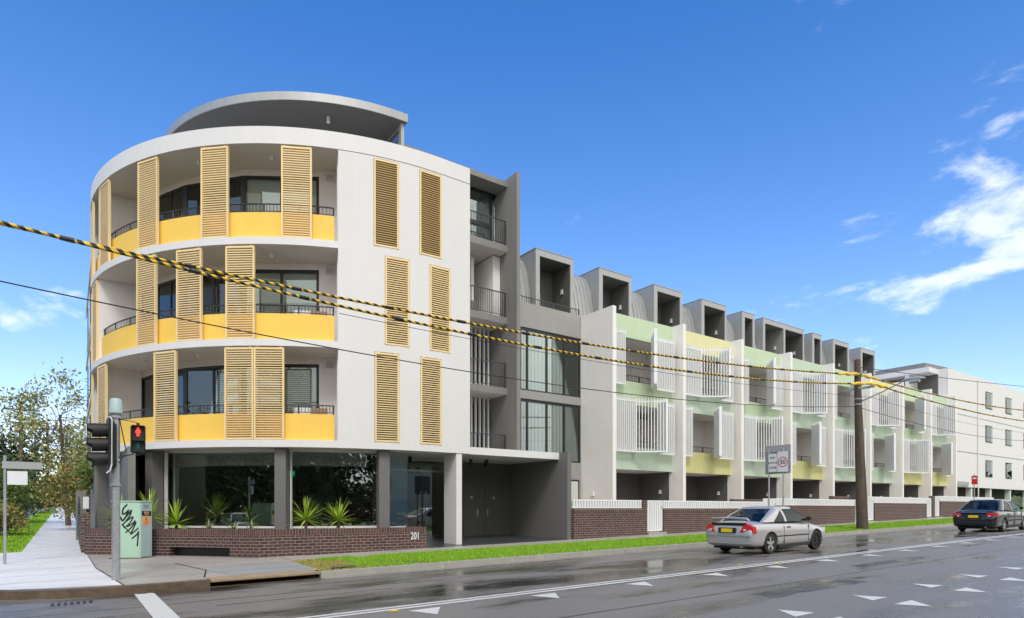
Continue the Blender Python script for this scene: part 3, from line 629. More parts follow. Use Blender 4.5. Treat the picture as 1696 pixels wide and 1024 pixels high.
# ---- grey stair block with stacked balconies
for lv, (f, c) in enumerate(((2.14, 4.95), (5.23, 7.99), (8.27, 11.04), (11.37, 13.89))):
    if lv: 
        g = MB(); g.box(11.205, 15.47, 22.05, 27.0, f-0.28, f); g.build('balcony_slab', GREY, bld)
        g = MB(); g.box(11.205, 15.465, 22.06, 26.0, f-0.286, f-0.282); g.build('soffit', SOFFIT, bld)
    g = MB(); 
    y_ = 22.12; x0, x1 = 11.21, 15.43
    g.box(x0, x1, y_-.02, y_+.02, f+1.03, f+1.07); g.box(x0, x1, y_-.012, y_+.012, f+0.08, f+0.105); g.box(x1-.04, x1, y_-.02, y_+.02, f, f+1.03)
    n = 38
    for i in range(n): xx = x0+(x1-x0)*(i+.5)/n; g.box(xx-.008, xx+.008, y_-.008, y_+.008, f+0.10, f+1.03)
    g.build('railing', RAIL, bld)
    if lv == 3:
        g = MB(); g.box(11.21, 15.46, 22.9, 22.98, f, f+0.06); g.box(11.21, 15.46, 22.9, 22.98, c-0.1, c-.002)
        for xx in (11.25, 12.7, 13.95, 15.2): g.box(xx-.05, xx+.05, 22.901, 22.979, f+.06, c-.1)
        w = g.build('window', BLACK, bld); g = MB(); g.box(11.25, 15.4, 22.935, 22.947, f+.05, c-.08); g.build('pane', GLASS, w)
        g = MB(); g.box(11.3, 15.2, 25.6, 25.7, f, c); g.build('room_wall', CURT, bld); g = MB(); g.box(15.2, 15.45, 22.99, 25.6, f, c-.003); g.build('room_wall', CURT, bld)
        g = MB(); g.box(14.05, 15.15, 22.86, 22.898, f+.95, f+1.12); g.build('transom', BLACK, bld)
    else:
        g = MB(); g.box(11.21, 15.46, 25.0, 25.1, f, c-.006); g.build('back_wall', DGREY, bld)
        g = MB(); g.cyl(13.2, 22.9, c-.09, c-.0062, .15, 20); q = g.build('ceiling_light', BLACK, bld); g = MB(); g.cyl(13.2, 22.9, c-.125, c-.091, .13, 20); g.build('diffuser', LAMP, q)
        if lv < 2:
            for i in range(6):
                xx = 14.2+i*0.22; g = MB() if i == 0 else g; g.box(xx, xx+.06, 23.3, 23.42, f, c-.006)
            g.build('batten_screen', WPAINT, bld)
            g = MB(); g.box(13.85, 14.05, 23.28, 25.0, f, c-.006); g.build('partition_wall', GREY, bld)
            g = MB().at(12.65, 24.99, 0, f+1.75); g.tube([(0, 0, 0), (0, -.05, 0)], .17, 20); g.build('wall_light', LAMP, bld)
        else:
            g = MB(); g.box(14.35, 14.5, 23.2, 25.0, f, c-.006); g.build('partition_wall', PIER, bld)
            g = MB(); g.box(15.1, 15.46, 22.6, 24.6, f, c-.006); g.build('side_wall', PIER, bld)
            g = MB(); g.box(14.52, 15.08, 24.2, 24.28, f, f+2.2); w = g.build('door', BLACK, bld)
            g = MB(); g.box(14.6, 15.0, 24.19, 24.198, f+.9, f+2.1); g.build('pane', GLASS, w)
            g = MB(); g.box(13.5, 14.2, 22.6, 22.95, f, f+.62); g.build('condenser', GREY, bld)
g = MB(); g.box(10.3, 15.468, 22.05, 34, 13.89, 14.12); g.build('roof_slab', GREY, bld)
g = MB(); g.box(10.3, 11.2, 22.3, 34, 11.36, 13.885); g.build('wall', GREY, bld)
g = MB(); g.box(11.2, 15.46, 26, 34, 2.0, 13.885); g.build('wall', GREY, bld)
g = MB(); g.box(15.47, 15.64, 21.35, 32, 1.9, 14.27); g.build('fin_wall', GREY, bld, bevel=.006)
# penthouse: curved canopy, recessed wall, louvred side
g = MB(); g.prism(arcpoly(7.12, -104, -1, 54)+[(10.0, 30.0), (3.6, 30.0)], 13.92, 14.2); g.build('penthouse_roof', ZINC, bld)
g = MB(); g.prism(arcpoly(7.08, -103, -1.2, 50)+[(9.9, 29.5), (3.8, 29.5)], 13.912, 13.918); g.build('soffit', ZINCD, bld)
g = MB(); g.prism(arcpoly(4.6, -100, -4, 24)+[(9.8, 29), (6, 29)], 11.36, 13.91); g.build('penthouse_wall', DGREY, bld)
g = MB(); g.box(9.80, 9.92, 20.62, 20.82, 11.36, 13.91); g.box(9.84, 9.9, 20.83, 22.9, 13.82, 13.91); g.build('post', ZINC, bld)
g = MB()
for i in range(26): g.box(9.85, 9.87, 20.84, 22.4, 11.4+i*.095, 11.44+i*.095)
g.build('side_louvre', RAIL, bld)
x, y = pol(6.3, -24); g = MB(); g.cyl(x, y, 13.72, 13.911, .06, 14); g.build('ceiling_light', FASCIA, bld)

# ================================================================== DARK GREY END HOUSE + EIGHT TERRACE HOUSES
def ribs(g, prof, u0, u1, step=0.24):
    n = int((u1-u0)/step)
    for i in range(n+1):
        u = u0+0.02+(u1-u0-0.06)*i/max(n, 1)
        for (y0, z0), (y1, z1) in zip(prof[:-1], prof[1:]):
            d = Vector((0, y1-y0, z1-z0)).normalized(); nn = Vector((0, -d.z, d.y)) if (y1-y0)*0+1 else None
            nn = Vector((0, -abs(d.z), abs(d.y)))*0.028
            vs = [(u-.01, y0, z0), (u+.01, y0, z0), (u+.01, y1, z1), (u-.01, y1, z1), (u-.01, y0+nn.y, z0+nn.z), (u+.01, y0+nn.y, z0+nn.z), (u+.01, y1+nn.y, z1+nn.z), (u-.01, y1+nn.y, z1+nn.z)]
            g.add(vs, [(0,1,2,3),(4,7,6,5),(0,4,5,1),(1,5,6,2),(2,6,7,3),(3,7,4,0)])
MANS = [(23.16, 8.27), (23.22, 9.1), (23.34, 10.0), (23.47, 10.7), (23.62, 11.25), (23.76, 11.55), (23.92, 11.8), (24.1, 11.95), (24.35, 12.03)]
def mansard(u0, u1, par, holes):
    cuts = [u0]
    for a, b in holes:
        if b > u0 and a < u1: cuts += [max(a+.01, u0), min(b-.01, u1)]
    cuts.append(u1)
    for a, b in zip(cuts[::2], cuts[1::2]):
        if b-a > .03:
            g = MB(); g.profx(MANS+[(24.5, 12.03), (24.5, 8.27)], a, b); o = g.build('mansard_roof', ZINC, par, sharp=25)
            g = MB(); ribs(g, MANS, a, b); g.build('standing_seams', ZINC, o)
    g = MB(); g.box(u0, u1, 24.502, 31, 8.27, 12.03); g.build('roof', ZINC, par)
def dormer(par, a, b, o1, o2, timber=False, split=None):
    zt = 12.12; zo = 11.82; z0 = 8.28
    g = MB(); g.box(a, o1, 22.95, 25.2, z0, zt-.001); g.box(o2, b, 22.95, 25.2, z0, zt-.001); g.box(o1, o2, 22.951, 25.2, zo, zt-.001)
    if split: g.box(split-.1, split+.1, 22.952, 25.2, z0, zo)
    g.box(a-.02, b+.02, 22.93, 25.2, zt, zt+.03)
    d = g.build('dormer', ZINC, par, sharp=25)
    g = MB()
    for k in range(9):                                        # seams on the exposed left cheek
        y = 23.05+k*.16; g.box(a-.02, a, y-.008, y+.008, 9.0, zt-.01)
    g.build('standing_seams', ZINC, d)
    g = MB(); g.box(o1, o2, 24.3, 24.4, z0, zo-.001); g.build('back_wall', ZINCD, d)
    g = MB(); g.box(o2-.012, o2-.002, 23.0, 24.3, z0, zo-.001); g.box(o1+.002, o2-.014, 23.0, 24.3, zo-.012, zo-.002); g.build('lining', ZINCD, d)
    g = MB(); g.box(o1+.15, o1+.15+min(.95, (o2-o1)*.55), 24.22, 24.3, z0, z0+2.5); q = g.build('door', BLACK, d)
    g = MB(); g.box(o1+.2, o1+.1+min(.95, (o2-o1)*.55), 24.2, 24.218, z0+.1, z0+2.4); g.build('door_leaf', TIMBER if timber else GLASS, q)
    segs = [(o1, o2)] if not split else [(o1, split-.1), (split+.1, o2)]
    for s0, s1 in segs:
        g = MB(); g.box(s0, s1, 22.99, 23.02, 9.28, 9.32); n = max(3, int((s1-s0)/.12))
        for i in range(n): xx = s0+(s1-s0)*(i+.5)/n; g.box(xx-.007, xx+.007, 22.998, 23.012, 8.3, 9.28)
        g.build('railing', RAIL, d)
        if s1-s0 > 1.2:
            g = MB(); g.box(s1-.07, s1-.013, 23.5, 23.6, 10.55, 10.78); g.box(s1-.09, s1-.013, 23.48, 23.62, 10.55, 10.61); g.build('wall_light', SIGNW, d)
def wedge_lamp(par, x, y0, y1, z):
    g = MB(); g.box(x-.07, x, y0, y1, z, z+.20); g.box(x-.09, x-.001, y0-.015, y1+.015, z+.001, z+.05); g.build('wall_light', WPAINT, par, bevel=.008)

hs_ = thing('terrace_house', 'dark grey end terrace house with two storeys of full width glazing beside the stair tower', 'house', (17.8, 22.3, -1.1), 'terrace houses along the street')
g = MB(); V0 = 22.25; u0, u1 = 15.64, 19.9
g.box(u0, 16.32, V0, V0+.25, -1.3, 8.1); g.box(16.32, u1, V0, V0+.25, -1.3, 2.2); g.box(16.32, u1, V0, V0+.25, 4.93, 5.30); g.box(u0, u1, V0, V0+.25, 8.1, 9.2)
g.build('front_wall', GREYW, hs_)
for z0, z1 in ((2.2, 4.93), (5.30, 8.1)):
    g = MB(); ms = [16.36, 16.75, 17.86, 18.90, 19.86]
    g.box(16.32, 19.9, V0+.05, V0+.12, z1-.12, z1-.001); g.box(16.32, 19.9, V0+.05, V0+.12, z0+.001, z0+.07)
    for m_ in ms: g.box(m_-.045, m_+.045, V0+.049, V0+.121, z0+.07, z1-.12)
    w = g.build('window', BLACK, hs_)
    for a, b in zip(ms[:-1], ms[1:]):
        g = MB(); g.box(a+.04, b-.04, V0+.08, V0+.092, z0+.05, z1-.1); g.build('pane', GLASS, w)
    g = MB()
    for i in range(24):
        x = 16.4+i*.105; g.box(x, x+.085, V0+.13+.03*(i % 2), V0+.15+.03*(i % 2), z0, z1)
    g.build('curtain', CURT, w)
    g = MB(); g.box(18.95, 19.85, V0+.5, V0+.52, z0, z1); g.build('blind', DGREY, w)
g = MB(); g.box(15.64, 19.9, 23.6, 31, -1.2, 8.26); g.build('inner_wall', ROOM, hs_)
g = MB(); g.box(15.65, 19.89, V0+.24, 23.6, 4.95, 5.28); g.box(15.65, 19.89, V0+.24, 23.6, 8.12, 8.26); g.build('floor_slab', ROOM, hs_)
g = MB(); g.box(15.7, 19.86, V0+.1, V0+.13, 9.48, 9.51); g.box(15.7, 19.86, V0+.1, V0+.13, 9.22, 9.24)
for i in range(34): x = 15.75+i*.124; g.box(x-.008, x+.008, V0+.108, V0+.122, 9.24, 9.48)
for x in (15.72, 17.0, 18.3, 19.84): g.box(x-.02, x+.02, V0+.09, V0+.14, 9.2, 9.5)
g.build('railing', RAIL, hs_)
g = MB(); g.box(18.9, 19.75, V0-.03, V0-.002, -.55, 1.4); w = g.build('window', BLACK, hs_); g = MB(); g.box(18.98, 19.67, V0-.034, V0-.031, -.5, 1.32); g.build('pane', BLIND, w)
mansard(15.64, 19.9, hs_, [(17.71, 20.01)]); dormer(hs_, 17.71, 20.01, 17.95, 19.83, timber=True)

PIERS = [19.90, 24.70, 29.48, 34.22, 38.99, 43.82, 48.61, 53.40, 58.15]
TOP = [MINT, LEMON, MINT, SAGE, MINT, LEMON, MINT, SAGE]
MID = [MINT, SAGE, MINT, SAGE, SAGE, SAGE, MINT, SAGE]
LOW = [SAGE, OLIVE, SAGE, OLIVE, SAGE, SAGE, OLIVE, OLIVE]
DORM = [(21.71, 24.03, 21.97, 23.84), (25.75, 28.05, 26.02, 27.88), (29.76, 32.08, 30.01, 31.94), (33.65, 34.94, 33.92, 34.75), (35.85, 40.62, 36.08, 40.48), (41.67, 42.89, 41.92, 42.74), (44.41, 46.67, 44.69, 46.49), (48.43, 50.71, 48.7, 50.51)]
LBL = ['terrace house with mint green spandrels, open upper screens, nearest the grey glazed house',
       'terrace house with pale yellow parapet and olive lower spandrel, second green-yellow house from the left',
       'terrace house with mint parapet and open upper screens, directly left of the speed sign',
       'terrace house with narrow dormer and sage parapet over an olive spandrel, behind the speed sign',
       'terrace house with the double width dormer, directly left of the timber utility pole',
       'terrace house with a pale yellow parapet and narrow dormer, directly right of the utility pole',
       'terrace house with mint parapet and olive lowest spandrel, second from the white end building',
       'last terrace house of the row, olive lowest spandrel, joined to the white end building']
def batten_panel(g, p, q, z0, z1, step=.13):
    p = Vector(p); q = Vector(q); d = q-p; Ln = d.length; a = math.atan2(d.y, d.x); g.at(p.x, p.y, a)
    g.box(0, Ln, -.03, .03, z0, z0+.07); g.box(0, Ln, -.025, .025, z1-.16, z1-.11)
    n = max(2, round(Ln/step))
    for i in range(n+1):
        x = min(max(Ln*i/n, .02), Ln-.02); g.box(x-.018, x+.018, -.045, .045, z0+.07, z1)
    g.M = None
for i in range(8):
    U = PIERS[i]; U2 = PIERS[i+1]; ui = U+.22
    h = thing('terrace_house', LBL[i], 'house', ((U+U2)/2, 21, -1.0), 'terrace houses along the street')
    g = MB(); g.box(U, ui, 20.15, 24.6, -1.3, 9.15); g.build('party_wall', PIER, h, bevel=.006)
    if i == 7:
        g = MB(); g.box(U2, U2+.22, 20.15, 24.6, -1.3, 9.15); g.build('party_wall', PIER, h, bevel=.006)
    for (z0, z1), m_ in zip(((1.88, 2.95), (4.97, 6.05), (8.1, 9.12)), (LOW[i], MID[i], TOP[i])):
        g = MB(); g.box(ui, U2, 20.8, 21.0, z0, z1); g.build('spandrel', m_, h)
    for z0, z1 in ((1.885, 2.12), (4.975, 5.18), (8.105, 8.3)):
        g = MB(); g.box(ui, U2, 21.0, 24.6, z0, z1); g.build('floor_slab', RECESS, h)
    # recess back walls with doors, blinds
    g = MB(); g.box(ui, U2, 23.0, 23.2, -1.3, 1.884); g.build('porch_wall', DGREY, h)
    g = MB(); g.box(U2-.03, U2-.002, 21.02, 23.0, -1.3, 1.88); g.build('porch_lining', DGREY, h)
    g = MB(); g.box(ui+.25, ui+1.6, 22.93, 22.998, -1.15, 1.0); w = g.build('window', BLACK, h); g = MB(); g.box(ui+.33, ui+1.52, 22.92, 22.929, -1.05, .92); g.build('pane', GLASS, w)
    wedge_lamp(h, U2-.03, 21.5, 21.62, .80)
    if i == 0: wedge_lamp(h, U, 21.35, 21.5, .62)
    for k, (z0, z1) in enumerate(((2.12, 4.97), (5.18, 8.1))):
        openscr = (i+k) % 2 == 1
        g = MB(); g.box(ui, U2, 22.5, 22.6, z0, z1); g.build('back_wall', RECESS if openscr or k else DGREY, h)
        if k == 0 and openscr:
            g = MB(); g.box(ui+.9, ui+2.9, 22.42, 22.498, z0, z0+2.45); w = g.build('window', BLACK, h); g = MB(); g.box(ui+1.0, ui+2.8, 22.41, 22.419, z0+.08, z0+2.35); g.build('pane', GLASS, w)
        else:
            g = MB(); n = 30
            for j in range(n): x = ui+.1+(U2-ui-.2)*j/n; g.box(x, x+.05, 22.3, 22.36, z0+.1, z0+2.5)
            g.build('inner_battens', RECESS, h)
        g = MB(); sz = z0+.83 if k == 0 else z0+.87
        g.box(ui, U2, 20.9, 20.93, sz+.30, sz+.33); g.box(ui, U2, 20.905, 20.925, sz+.06, sz+.08)
        n = 34
        for j in range(n): x = ui+(U2-ui)*(j+.5)/n; g.box(x-.008, x+.008, 20.908, 20.922, sz+.08, sz+.30)
        for j in range(3): x = ui+(U2-ui)*(j+.5)/3; g.box(x-.02, x+.02, 20.895, 20.935, sz, sz+.3)
        g.build('railing', RAIL, h)
        zs0, zs1 = (2.68, 5.2) if k == 0 else (5.77, 8.3)
        VS = 20.5
        if openscr:
            g = MB(); batten_panel(g, (ui+.3, VS), (ui+.92, VS), zs0, zs1); g.build('batten_screen', WPAINT, h)
            g = MB(); batten_panel(g, (U+3.28, VS), (U2-.25, VS), zs0, zs1); g.build('batten_screen', WPAINT, h)
            ax, ay = U+2.05, 19.5
            g = MB(); batten_panel(g, (U+2.95, VS), (ax, ay), zs0, zs1, .1); g.build('batten_screen', WPAINT, h)
            g = MB(); batten_panel(g, (ax+.06, ay), (U+3.26, VS-.02), zs0, zs1, .1); g.build('batten_screen', WPAINT, h)
            g = MB(); g.prism([(U+2.9, VS-.05), (ax, ay+.02), (ax+.08, ay+.02), (U+3.24, VS-.05)], zs0+.005, zs0+.03); g.build('screen_sill', WPAINT, h)
        else:
            g = MB(); batten_panel(g, (ui+.3, VS), (U+1.85, VS), zs0, zs1); g.build('batten_screen', WPAINT, h)
            g = MB(); batten_panel(g, (U+3.4, VS), (U2-.25, VS), zs0, zs1); g.build('batten_screen', WPAINT, h)
            g = MB(); batten_panel(g, (U+1.87, VS), (U+2.95, 19.6), zs0, zs1, .14); g.build('batten_screen', WPAINT, h)
            g = MB(); batten_panel(g, (U+2.98, 19.6), (U+3.38, VS-.02), zs0, zs1, .1); g.build('batten_screen', WPAINT, h)
    g = MB(); g.box(ui, U2, 24.6, 31, -1.2, 8.26); g.build('inner_wall', ROOM, h)
    if i < 7: mansard(U, min(U2, 50.8), h, [(17.71, 20.01)]+[(d[0], d[1]) for d in DORM])
    else:
        g = MB(); g.box(50.85, 58.3, 24.2, 31, 8.3, 9.95); g.build('roof', FASCIA, h)
    dormer(h, *DORM[i], split=(38.26 if i == 4 else None))

# ================================================================== WHITE END BUILDING
eb = thing('end_building', 'large white rendered apartment block closing the row at the right, flat roof', 'building', (66, 24, -0.5))
g = MB(); g.box(58.4, 84, 20.8, 21.1, 1.9, 11.52); g.box(58.37, 58.7, 21.1, 21.5, 1.9, 11.52); g.build('wall', FASCIA, eb)
g = MB(); g.box(58.7, 84, 21.1, 30, 2.0, 11.4); g.build('building_core', DGREY, eb)
g = MB(); g.box(58.4, 84, 20.77, 20.799, 4.85, 4.9); g.build('panel_joint', SIGNB, eb)
g = MB(); g.box(59.3, 62.5, 20.72, 20.799, 2.0, 2.35); g.build('sign_band', SIGNB, eb)
g = MB(); g.prism([(58.7, 21.5), (56.6, 21.5), (56.6, 32), (60, 32), (60, 21.5)], 11.12, 11.52); g.build('roof_slab', FASCIA, eb)
g = MB(); g.prism([(56.9, 21.9), (61, 21.5), (61, 34), (56.9, 34)], 11.525, 11.95); g.build('roof_edge', GREY, eb)
g = MB(); g.box(58.372, 58.6, 21.5, 30, 8.3, 11.119); g.build('recess_wall', DGREY, eb)
g = MB(); g.box(56.65, 58.3, 23.0, 23.3, 8.3, 11.119); g.build('column', FASCIA, eb)
g = MB(); g.box(55.0, 58.37, 26, 26.2, 8.3, 11.119); g.build('recess_wall', DGREY, eb)
for x in (60, 63.5, 68, 73, 78, 83): g = MB(); g.box(x, x+.3, 20.9, 21.3, -.9, 1.899); g.build('column', FASCIA, eb)
g = MB(); g.box(58.5, 84, 24, 24.2, -.9, 1.99); g.build('carpark_wall', DGREY, eb)
g = MB(); g.box(58.4, 84, 20.775, 20.799, 7.95, 7.99); g.build('panel_joint', SIGNB, eb)
for x in (66.5, 71.5, 76.5):
    for z in (2.9, 6.0, 9.0):
        g = MB(); g.box(x, x+1.6, 20.76, 20.798, z, z+1.5); w = g.build('window', BLACK, eb); g = MB(); g.box(x+.08, x+1.52, 20.75, 20.759, z+.08, z+1.42); g.build('pane', GLASS, w)
g = MB(); g.tube([(64.6, 20.72, -.5), (64.6, 20.72, 11.3)], .05, 8); g.build('downpipe', FASCIA, eb)

# ================================================================== FENCES, GATES, PLANTER
def fence(name_l, u0, u1, ztop, zbrick, pier=None):
    t = thing('brick_fence', name_l, 'fence', ((u0+u1)/2, 17.7, -1.1), 'brick and picket fences in front of the terraces')
    g = MB(); g.prism([(u0, 17.6), (u1, 17.6), (u1, 17.83), (u0, 17.83)], up(zG, -.2), lambda x, y: zbrick-.17); g.build('brick_wall', BRICK, t)
    g = MB(); g.box(u0, u1, 17.597, 17.833, zbrick-.17, zbrick); g.build('brick_capping', BRICKT, t)
    e1 = u1
    if pier: 
        e1 = u1-pier; g = MB(); g.box(e1, u1, 17.595, 17.84, zbrick+.001, ztop); g.build('brick_pier', BRICK, t)
    g = MB(); g.box(u0, e1, 17.66, 17.72, ztop-.05, ztop); g.box(u0, e1, 17.66, 17.72, zbrick+.002, zbrick+.05)
    n = int((e1-u0)/.135)
    for i in range(n): x = u0+(e1-u0)*(i+.5)/n; g.box(x-.04, x+.04, 17.655, 17.725, zbrick+.05, ztop-.05)
    g.build('picket_rail', WPAINT, t)
    return t
def gate(u0, u1, zb, zt, label, solid=False):
    t = thing('gate', label, 'gate', ((u0+u1)/2, 17.7, zb), 'white slatted gates in the brick fence')
    g = MB(); g.box(u0, u1, 17.66, 17.72, zt-.05, zt); g.box(u0, u1, 17.66, 17.72, zb, zb+.05); g.box(u0, u0+.05, 17.659, 17.721, zb, zt-.05); g.box(u1-.09, u1, 17.659, 17.721, zb, zt-.05); g.build('gate_frame', WPAINT, t)
    g = MB(); n = 6 if not solid else 8
    for i in range(n): x = u0+.05+(u1-u0-.14)*(i+.5)/n; w = .045 if not solid else .052; g.box(x-w, x+w, 17.665, 17.715, zb+.05, zt-.05)
    g.build('gate_slats', WPAINT, t)
    g = MB(); g.box(u1-.08, u1-.02, 17.63, 17.658, zt-.3, zt-.22); g.tube([(u1-.05, 17.63, zt-.26), (u1-.05, 17.59, zt-.26), (u1-.14, 17.59, zt-.26)], .01, 6); g.build('handle', STEEL, t)
    g = MB(); g.prism([(u0-.02, 17.5), (u1+.08, 17.5), (u1+.08, 17.9), (u0-.02, 17.9)], up(zG, -.1), lambda x, y: zb-.04); g.build('threshold', CONC, t)
fence('brown brick fence with white picket rail between the grey blade wall and the first gate', 15.37, 19.34, .38, .05, pier=.25)
gate(19.37, 20.33, -.89, .38, 'white slatted gate nearest the corner building, on a concrete step')
fence('brown brick fence with white picket rail partly behind the tail of the silver car', 20.37, 27.6, .38, .05)
gate(27.65, 28.63, -.75, .54, 'white slatted gate hidden behind the silver car')
fence('stepped up brick fence with picket rail behind the bonnet of the silver car', 28.68, 36.5, .56, .21)
gate(36.52, 37.0, -.72, .56, 'narrow white gate just left of the timber utility pole')
t = thing('brick_pillar', 'dark brown brick gate pillar directly behind the utility pole', 'pillar', (37.5, 17.7, -.8)); g = MB(); g.box(37.1, 37.93, 17.6, 17.84, -.95, .78); g.build('brickwork', BRICK, t)
gate(37.96, 38.8, -.63, .76, 'white boarded gate directly right of the utility pole', True)
fence('long brick fence with white picket rail between the pole and the black sedan', 38.83, 46.0, .76, .39)
gate(46.03, 46.85, -.48, .76, 'white boarded gate, left one of the pair near the black sedan', True)
t = thing('brick_pillar', 'slim dark brick pillar between the pair of white gates', 'pillar', (47.1, 17.7, -.7)); g = MB(); g.box(46.9, 47.27, 17.6, 17.84, -.8, .9); g.build('brickwork', BRICK, t)
gate(47.3, 48.12, -.44, .9, 'white boarded gate, right one of the pair near the black sedan', True)
fence('brick fence with solid white top behind the black sedan', 48.18, 58.2, .92, .57)
t = thing('letterbox_wall', 'low dark brick wall rising behind the picket rail left of the speed sign', 'wall', (27.2, 18.2, -1)); g = MB(); g.box(26.0, 28.5, 18.2, 18.43, -1.1, .50); g.build('brickwork', BRICKT, t)
t = thing('letterbox_wall', 'low dark brick wall behind the picket rail left of the utility pole', 'wall', (36, 18.2, -1)); g = MB(); g.box(35.2, 37.1, 18.2, 18.43, -1, .76); g.build('brickwork', BRICKT, t)
# planter in front of the round corner
pl = thing('brick_planter', 'low brown brick planter wall wrapping the round corner, with street number 201', 'planter', (4.5, 18, -1.3))
Pf = [(9.25, 17.6), (4.2, 17.68), (2.05, 20.1), (0.42, 21.9)]
def offs(P, d):
    out = []
    for i, p in enumerate(P):
        a = Vector(P[max(i-1, 0)]); b = Vector(P[min(i+1, len(P)-1)]); t_ = (b-a).normalized(); out.append((p[0]+t_.y*d, p[1]-t_.x*d))
    return out
def planter_ring(z0, z1, f0, f1):
    g = MB(); A = offs(Pf, f0); B = offs(Pf, f1)
    for i in range(3): g.prism([A[i], A[i+1], B[i+1], B[i]], z0, z1)
    return g
assert offs(Pf, .2)[0][1] > 17.6 or True
sg = 1 if offs(Pf, .2)[0][1] > 17.6 else -1
# vent opening near the left: leave a gap in the lower courses of the middle of segment 2
g = MB(); A = Pf; B = offs(Pf, .24*sg)
def seg(g, i, s0, s1, z0, z1):
    a = Vector(A[i]); b = Vector(A[i+1]); c = Vector(B[i]); d = Vector(B[i+1])
    g.prism([tuple(a.lerp(b, s0)), tuple(a.lerp(b, s1)), tuple(c.lerp(d, s1)), tuple(c.lerp(d, s0))], z0, z1)
zbk = up(zG, -.15)
seg(g, 0, 0, 1, zbk, -.72); seg(g, 2, 0, 1, zbk, -.72)
seg(g, 1, 0, .27, zbk, -.72); seg(g, 1, .27, .86, -1.04, -.72); seg(g, 1, .86, 1, zbk, -.72)
g.prism([(9.25, 17.6), (9.25, 18.6), (9.01, 18.6), (9.01, 17.6)], -1.35, -.72)
g.build('brick_wall', BRICK, pl)
g = MB()
for i in range(3): seg(g, i, 0, 1, lambda x, y: -.72, lambda x, y: -.55)
g.prism([(9.25, 17.84), (9.25, 18.6), (9.01, 18.6), (9.01, 17.84)], -.72, -.55)
g.build('brick_capping', BRICKT, pl)
g = MB(); g.prism([tuple(Vector(B[1]).lerp(Vector(B[2]), .2)), tuple(Vector(B[1]).lerp(Vector(B[2]), .95)), tuple(Vector(B[1]).lerp(Vector(B[2]), .95)+Vector((.1, .1))), tuple(Vector(B[1]).lerp(Vector(B[2]), .2)+Vector((.1, .1)))], -1.4, -1.0); g.build('vent_recess', BTAPE, pl)
g = MB(); g.prism([B[0], B[1], B[2], B[3], pol(8.7, -88), pol(8.7, -60), pol(8.7, -31), pol(8.7, -8)], -.75, -.62); g.build('soil_bed', SOIL, pl)
text_mesh('street_number', '201', .29, SIGNW, pl, face_v(8.84, 17.59, -.83), .008, (.72, 1.08))

# side wall with fan gate, letterbox
sw = thing('side_wall', 'brown brick garden wall running back along the side street', 'wall', (.4, 27, -1.1))
g = MB(); g.box(.36, .58, 22.6, 27.9, -1.4, -.15); g.build('brickwork', BRICK, sw)
g = MB(); g.box(.3, .62, 29.2, 30.1, -1.3, .72); g.build('rendered_pier', GREY, sw)
sg_ = thing('sunburst_gate', 'dark steel gate with radiating sunburst bars beside the side footpath', 'gate', (.35, 28.5, -1.1))
g = MB()
for k in range(13):
    a = R(6+k*13); g.tube([(.36, 27.0, -.9), (.36, min(29.2, 27.0+math.cos(a)*2.2), -.9+math.sin(a)*1.35)], .014, 5)
g.tube([(.36, 26.0, -1.0), (.36, 26.0, .1), (.36, 29.15, .25), (.36, 29.15, -1.0), (.36, 26, -1.0)], .02, 6); g.build('bars', RAIL, sg_)
lb = thing('letterbox', 'white sloping metal letterbox on the side wall', 'letterbox', (.3, 24.2, -.2))
g = MB(); g.profx([(25.0, .02), (25.0, .22), (24.6, .42), (24.6, .02)], .44, .60); g.build('box', SIGNW, lb, bevel=.01)

# ================================================================== ELECTRICAL CABINET
cb = thing('electrical_cabinet', 'pale green electrical cabinet with black graffiti and number 901 in front of the planter', 'cabinet', (1.45, 19.9, -1.33))
g = MB(); Pc = [(.99, 19.88), (1.62, 19.55), (1.93, 19.85), (1.72, 20.12), (1.15, 20.35)]
def cabcut(P, s):
    c = Vector((sum(p[0] for p in P)/len(P), sum(p[1] for p in P)/len(P))); return [tuple(c+(Vector(p)-c)*s) for p in P]
g.prism(Pc[:2]+[Pc[2]]+Pc[3:], -1.33, .20); g.build('cabinet_body', CAB, cb, bevel=.015)
g = MB(); g.prism(cabcut(Pc, 1.05), .20, .235); g.build('cabinet_lid', CAB, cb, bevel=.008)
g = MB(); g.prism(cabcut(Pc, 1.12), up(zB, -.1), -1.30); g.build('plinth', OLDK, cb)
# right face: blue grey door with vent, number plate, orange sticker
a = Vector(Pc[1]); b = Vector(Pc[2]); d = b-a; ang = math.atan2(d.y, d.x); wf = d.length
g = MB().at(a.x, a.y, ang); g.box(.02, wf-.02, -.008, -.001, -1.28, .18); dr = g.build('cabinet_door', CABB, cb)
g = MB().at(a.x, a.y, ang); 
for i in range(5): g.box(.10, .30, -.014, -.0085, .04+.022*i, .05+.022*i)
g.build('vent', SIGNB, dr)
g = MB().at(a.x, a.y, ang); g.box(.05, .38, -.013, -.0085, -.17, -.04); g.build('number_plate', INK, dr)
def facet_M(a, ang, x, z, out): return Matrix.Translation((a.x, a.y, 0)) @ Matrix.Rotation(ang, 4, 'Z') @ face_v(x, -out, z)
text_mesh('cabinet_number', '901', .13, ORANGE, dr, facet_M(a, ang, .215, -.105, .014))
g = MB().at(a.x, a.y, ang); g.box(.06, .34, -.012, -.0085, -.44, -.19); g.build('warning_sticker', ORANGE, dr)
g = MB().at(a.x, a.y, ang)
g.prism([(.18, -.016), (.22, -.016), (.22, -.0125), (.18, -.0125)], -.30, -.22); g.box(.10, .30, -.016, -.0125, -.345, -.335); g.box(.12, .28, -.016, -.0125, -.385, -.375); g.build('sticker_print', REDP, dr)
